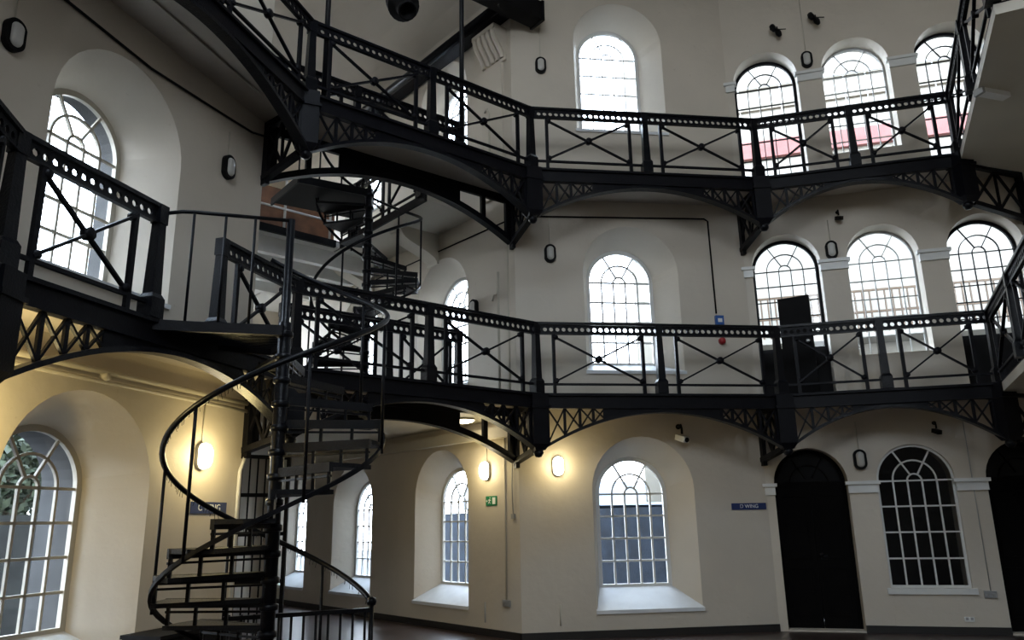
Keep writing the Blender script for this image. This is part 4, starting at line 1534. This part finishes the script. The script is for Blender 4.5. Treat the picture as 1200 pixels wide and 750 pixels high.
# yard wall and low building seen through the ground floor windows
mb = MB()
fo = Fr((0.5, 19.0), (9.5, 20.4))
mb.prism([fo.P(0, 0, -0.25), fo.P(9, 0, -0.25), fo.P(9, -0.4, -0.25), fo.P(0, -0.4, -0.25)], (0, 0, 1.95))
mb.prism([fo.P(-0.05, 0.06, 1.70), fo.P(9.05, 0.06, 1.70), fo.P(9.05, -0.46, 1.70), fo.P(-0.05, -0.46, 1.70)], (0, 0, 0.10))
tag(mb.build('yard_wall', M['slate']), 'dark stone yard wall seen through the ground floor sash window', 'wall')
root = empty('outbuilding', fo.P(5, -4, -0.25), 'low outbuilding with a pale pitched roof beyond the yard wall', 'building')
mb = MB()
mb.prism([fo.P(-1, -3, -0.25), fo.P(9, -3, -0.25), fo.P(9, -7, -0.25), fo.P(-1, -7, -0.25)], (0, 0, 2.3))
mb.build('walls', M['slate'], root)
mb = MB()
mb.hexa([fo.P(-1.2, -2.8, 2.0), fo.P(-1.2, -7.2, 2.0), fo.P(-1.2, -5, 2.75)], [fo.P(9.2, -2.8, 2.0), fo.P(9.2, -7.2, 2.0), fo.P(9.2, -5, 2.75)])
mb.build('roof', M['roofpale'], root)
# yard wall beyond the wing windows and the left wall
mb = MB()
fo2 = Fr(FW.P(0.5, -5.5, 0)[:2], FW.P(13, -5.5, 0)[:2], True)
mb.prism([fo2.P(0, 0, -0.25), fo2.P(12.5, 0, -0.25), fo2.P(12.5, -0.4, -0.25), fo2.P(0, -0.4, -0.25)], (0, 0, 2.1))
tag(mb.build('yard_wall', M['slate']), 'dark stone yard wall seen through the ground floor wing windows', 'wall')
mb = MB()
fo3 = Fr((-15.0, 8.6), (-7.6, 13.6))
mb.prism([fo3.P(0, 0, -0.25), fo3.P(fo3.L, 0, -0.25), fo3.P(fo3.L, -0.4, -0.25), fo3.P(0, -0.4, -0.25)], (0, 0, 2.1))
tag(mb.build('yard_wall', M['yarddark']), 'dark stone yard wall below the trees outside the large window', 'wall')


def tree(x, y, h, r, label):
    root = empty('garden_tree', (x, y, -0.25), label, 'tree')
    mb = MB()
    mb.tube([(x, y, -0.25), (x + 0.1, y, h * 0.4), (x - 0.05, y + 0.1, h * 0.8)], [0.16, 0.12, 0.05], 8)
    for k in range(5):
        a = k * 1.3
        mb.tube([(x, y, h * (0.35 + 0.08 * k)), (x + r * 0.6 * math.cos(a), y + r * 0.6 * math.sin(a), h * (0.55 + 0.08 * k))], [0.06, 0.02], 6)
    mb.build('trunk', M['bark'], root)
    mb = MB()
    for k in range(2600):
        a, b = random.uniform(0, 2 * PI), random.uniform(-1, 1)
        rr = r * random.uniform(0.35, 1.0)
        c = Vector((x + rr * math.sqrt(1 - b * b) * math.cos(a), y + rr * math.sqrt(1 - b * b) * math.sin(a), h * 0.62 + rr * b * 1.15))
        u = Vector((random.gauss(0, 1), random.gauss(0, 1), random.gauss(0, 1))).normalized()
        v = u.orthogonal().normalized()
        s = random.uniform(0.07, 0.16)
        mb.face([c - u * s, c + v * s * 0.5, c + u * s, c - v * s * 0.5])
    mb.build('foliage', M['leaf'], root, recalc=False)


for k, (x, y, h, r) in enumerate(((-10.4, 15.9, 4.6, 1.35), (-11.4, 18.9, 5.4, 1.6), (-12.0, 13.9, 4.8, 1.4), (-15.6, 13.6, 5.0, 1.6))):
    tree(x, y, h, r, ['bushy green tree outside the large window, nearest its right jamb', 'tallest green tree straight outside the large arched window', 'green tree rising just behind the yard wall outside the large window', 'green tree outside the large window at the near picture edge'][k])

# wing beyond the three arches: floors, bright gallery wall with red band, dark ground floor room
fb = Fr(FR.P(-2.5, -6.5, 0)[:2], FR.P(9.5, -6.5, 0)[:2])
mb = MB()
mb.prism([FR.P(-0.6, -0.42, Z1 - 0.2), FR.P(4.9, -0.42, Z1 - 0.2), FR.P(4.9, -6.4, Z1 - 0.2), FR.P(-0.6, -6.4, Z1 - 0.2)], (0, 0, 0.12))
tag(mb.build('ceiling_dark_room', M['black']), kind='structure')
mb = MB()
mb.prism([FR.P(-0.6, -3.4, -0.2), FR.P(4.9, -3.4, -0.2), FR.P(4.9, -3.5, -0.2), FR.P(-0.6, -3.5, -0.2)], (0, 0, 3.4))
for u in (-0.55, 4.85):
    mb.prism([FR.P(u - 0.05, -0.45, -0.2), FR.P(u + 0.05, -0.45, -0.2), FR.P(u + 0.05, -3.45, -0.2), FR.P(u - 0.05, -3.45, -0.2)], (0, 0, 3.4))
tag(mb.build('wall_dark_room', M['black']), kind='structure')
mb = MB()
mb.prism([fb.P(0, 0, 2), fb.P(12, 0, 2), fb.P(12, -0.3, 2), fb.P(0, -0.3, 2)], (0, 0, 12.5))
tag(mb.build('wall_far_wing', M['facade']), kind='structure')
root = empty('far_balcony', fb.P(6, 0.3, 7.2), 'red painted balcony edge across the bright wing seen through the second floor arches', 'balcony')
mb = MB()
mb.prism([fb.P(0.5, 0, 10.40), fb.P(11.5, 0, 10.40), fb.P(11.5, 0.14, 10.40), fb.P(0.5, 0.14, 10.40)], (0, 0, 0.46))
mb.build('red_fascia', M['redband'], root)
mb = MB()
mb.tube([fb.P(0.5, 0.45, 12.2), fb.P(11.5, 0.45, 12.2)], 0.03, 8)
for k in range(23):
    mb.tube([fb.P(0.5 + 0.5 * k, 0.45, 11.3), fb.P(0.5 + 0.5 * k, 0.45, 12.2)], 0.015, 5)
mb.build('guard', M['grey'], root)
for zc, hh, l in ((12.35, 0.22, 'upper tan string course on the far wing wall'), (11.75, 0.14, 'lower tan string course on the far wing wall')):
    mb = MB()
    mb.prism([fb.P(0.5, 0, zc), fb.P(11.5, 0, zc), fb.P(11.5, 0.10, zc), fb.P(0.5, 0.10, zc)], (0, 0, hh))
    tag(mb.build('string_course', M['course']), l, 'moulding')
root = empty('far_balcony', fb.P(6, 0.3, 5.0), 'railed walkway across the bright wing seen through the first floor arches', 'balcony')
mb = MB()
mb.prism([fb.P(0.5, 0, 5.45), fb.P(11.5, 0, 5.45), fb.P(11.5, 0.7, 5.45), fb.P(0.5, 0.7, 5.45)], (0, 0, 0.12))
mb.build('floor_edge', M['facade'], root)
mb = MB()
for z in (6.05, 6.55):
    mb.bar(fb.P(0.5, 0.65, z), fb.P(11.5, 0.65, z), 0.04, 0.05)
for k in range(70):
    a = 0.5 + 11 * k / 70
    mb.bar(fb.P(a, 0.65, 5.57), fb.P(a, 0.65, 6.55), 0.03, 0.03)
mb.build('guard', M['tanband'], root)
mb = MB()
mb.prism([fb.P(5.3, 0.0, 8.35), fb.P(7.6, 0.0, 8.35), fb.P(7.6, 0.12, 8.35), fb.P(5.3, 0.12, 8.35)], (0, 0, 0.28))
tag(mb.build('timber_lintel', M['tanband']), 'brown timber lintel in the far wing seen through the middle first floor arch', 'lintel')
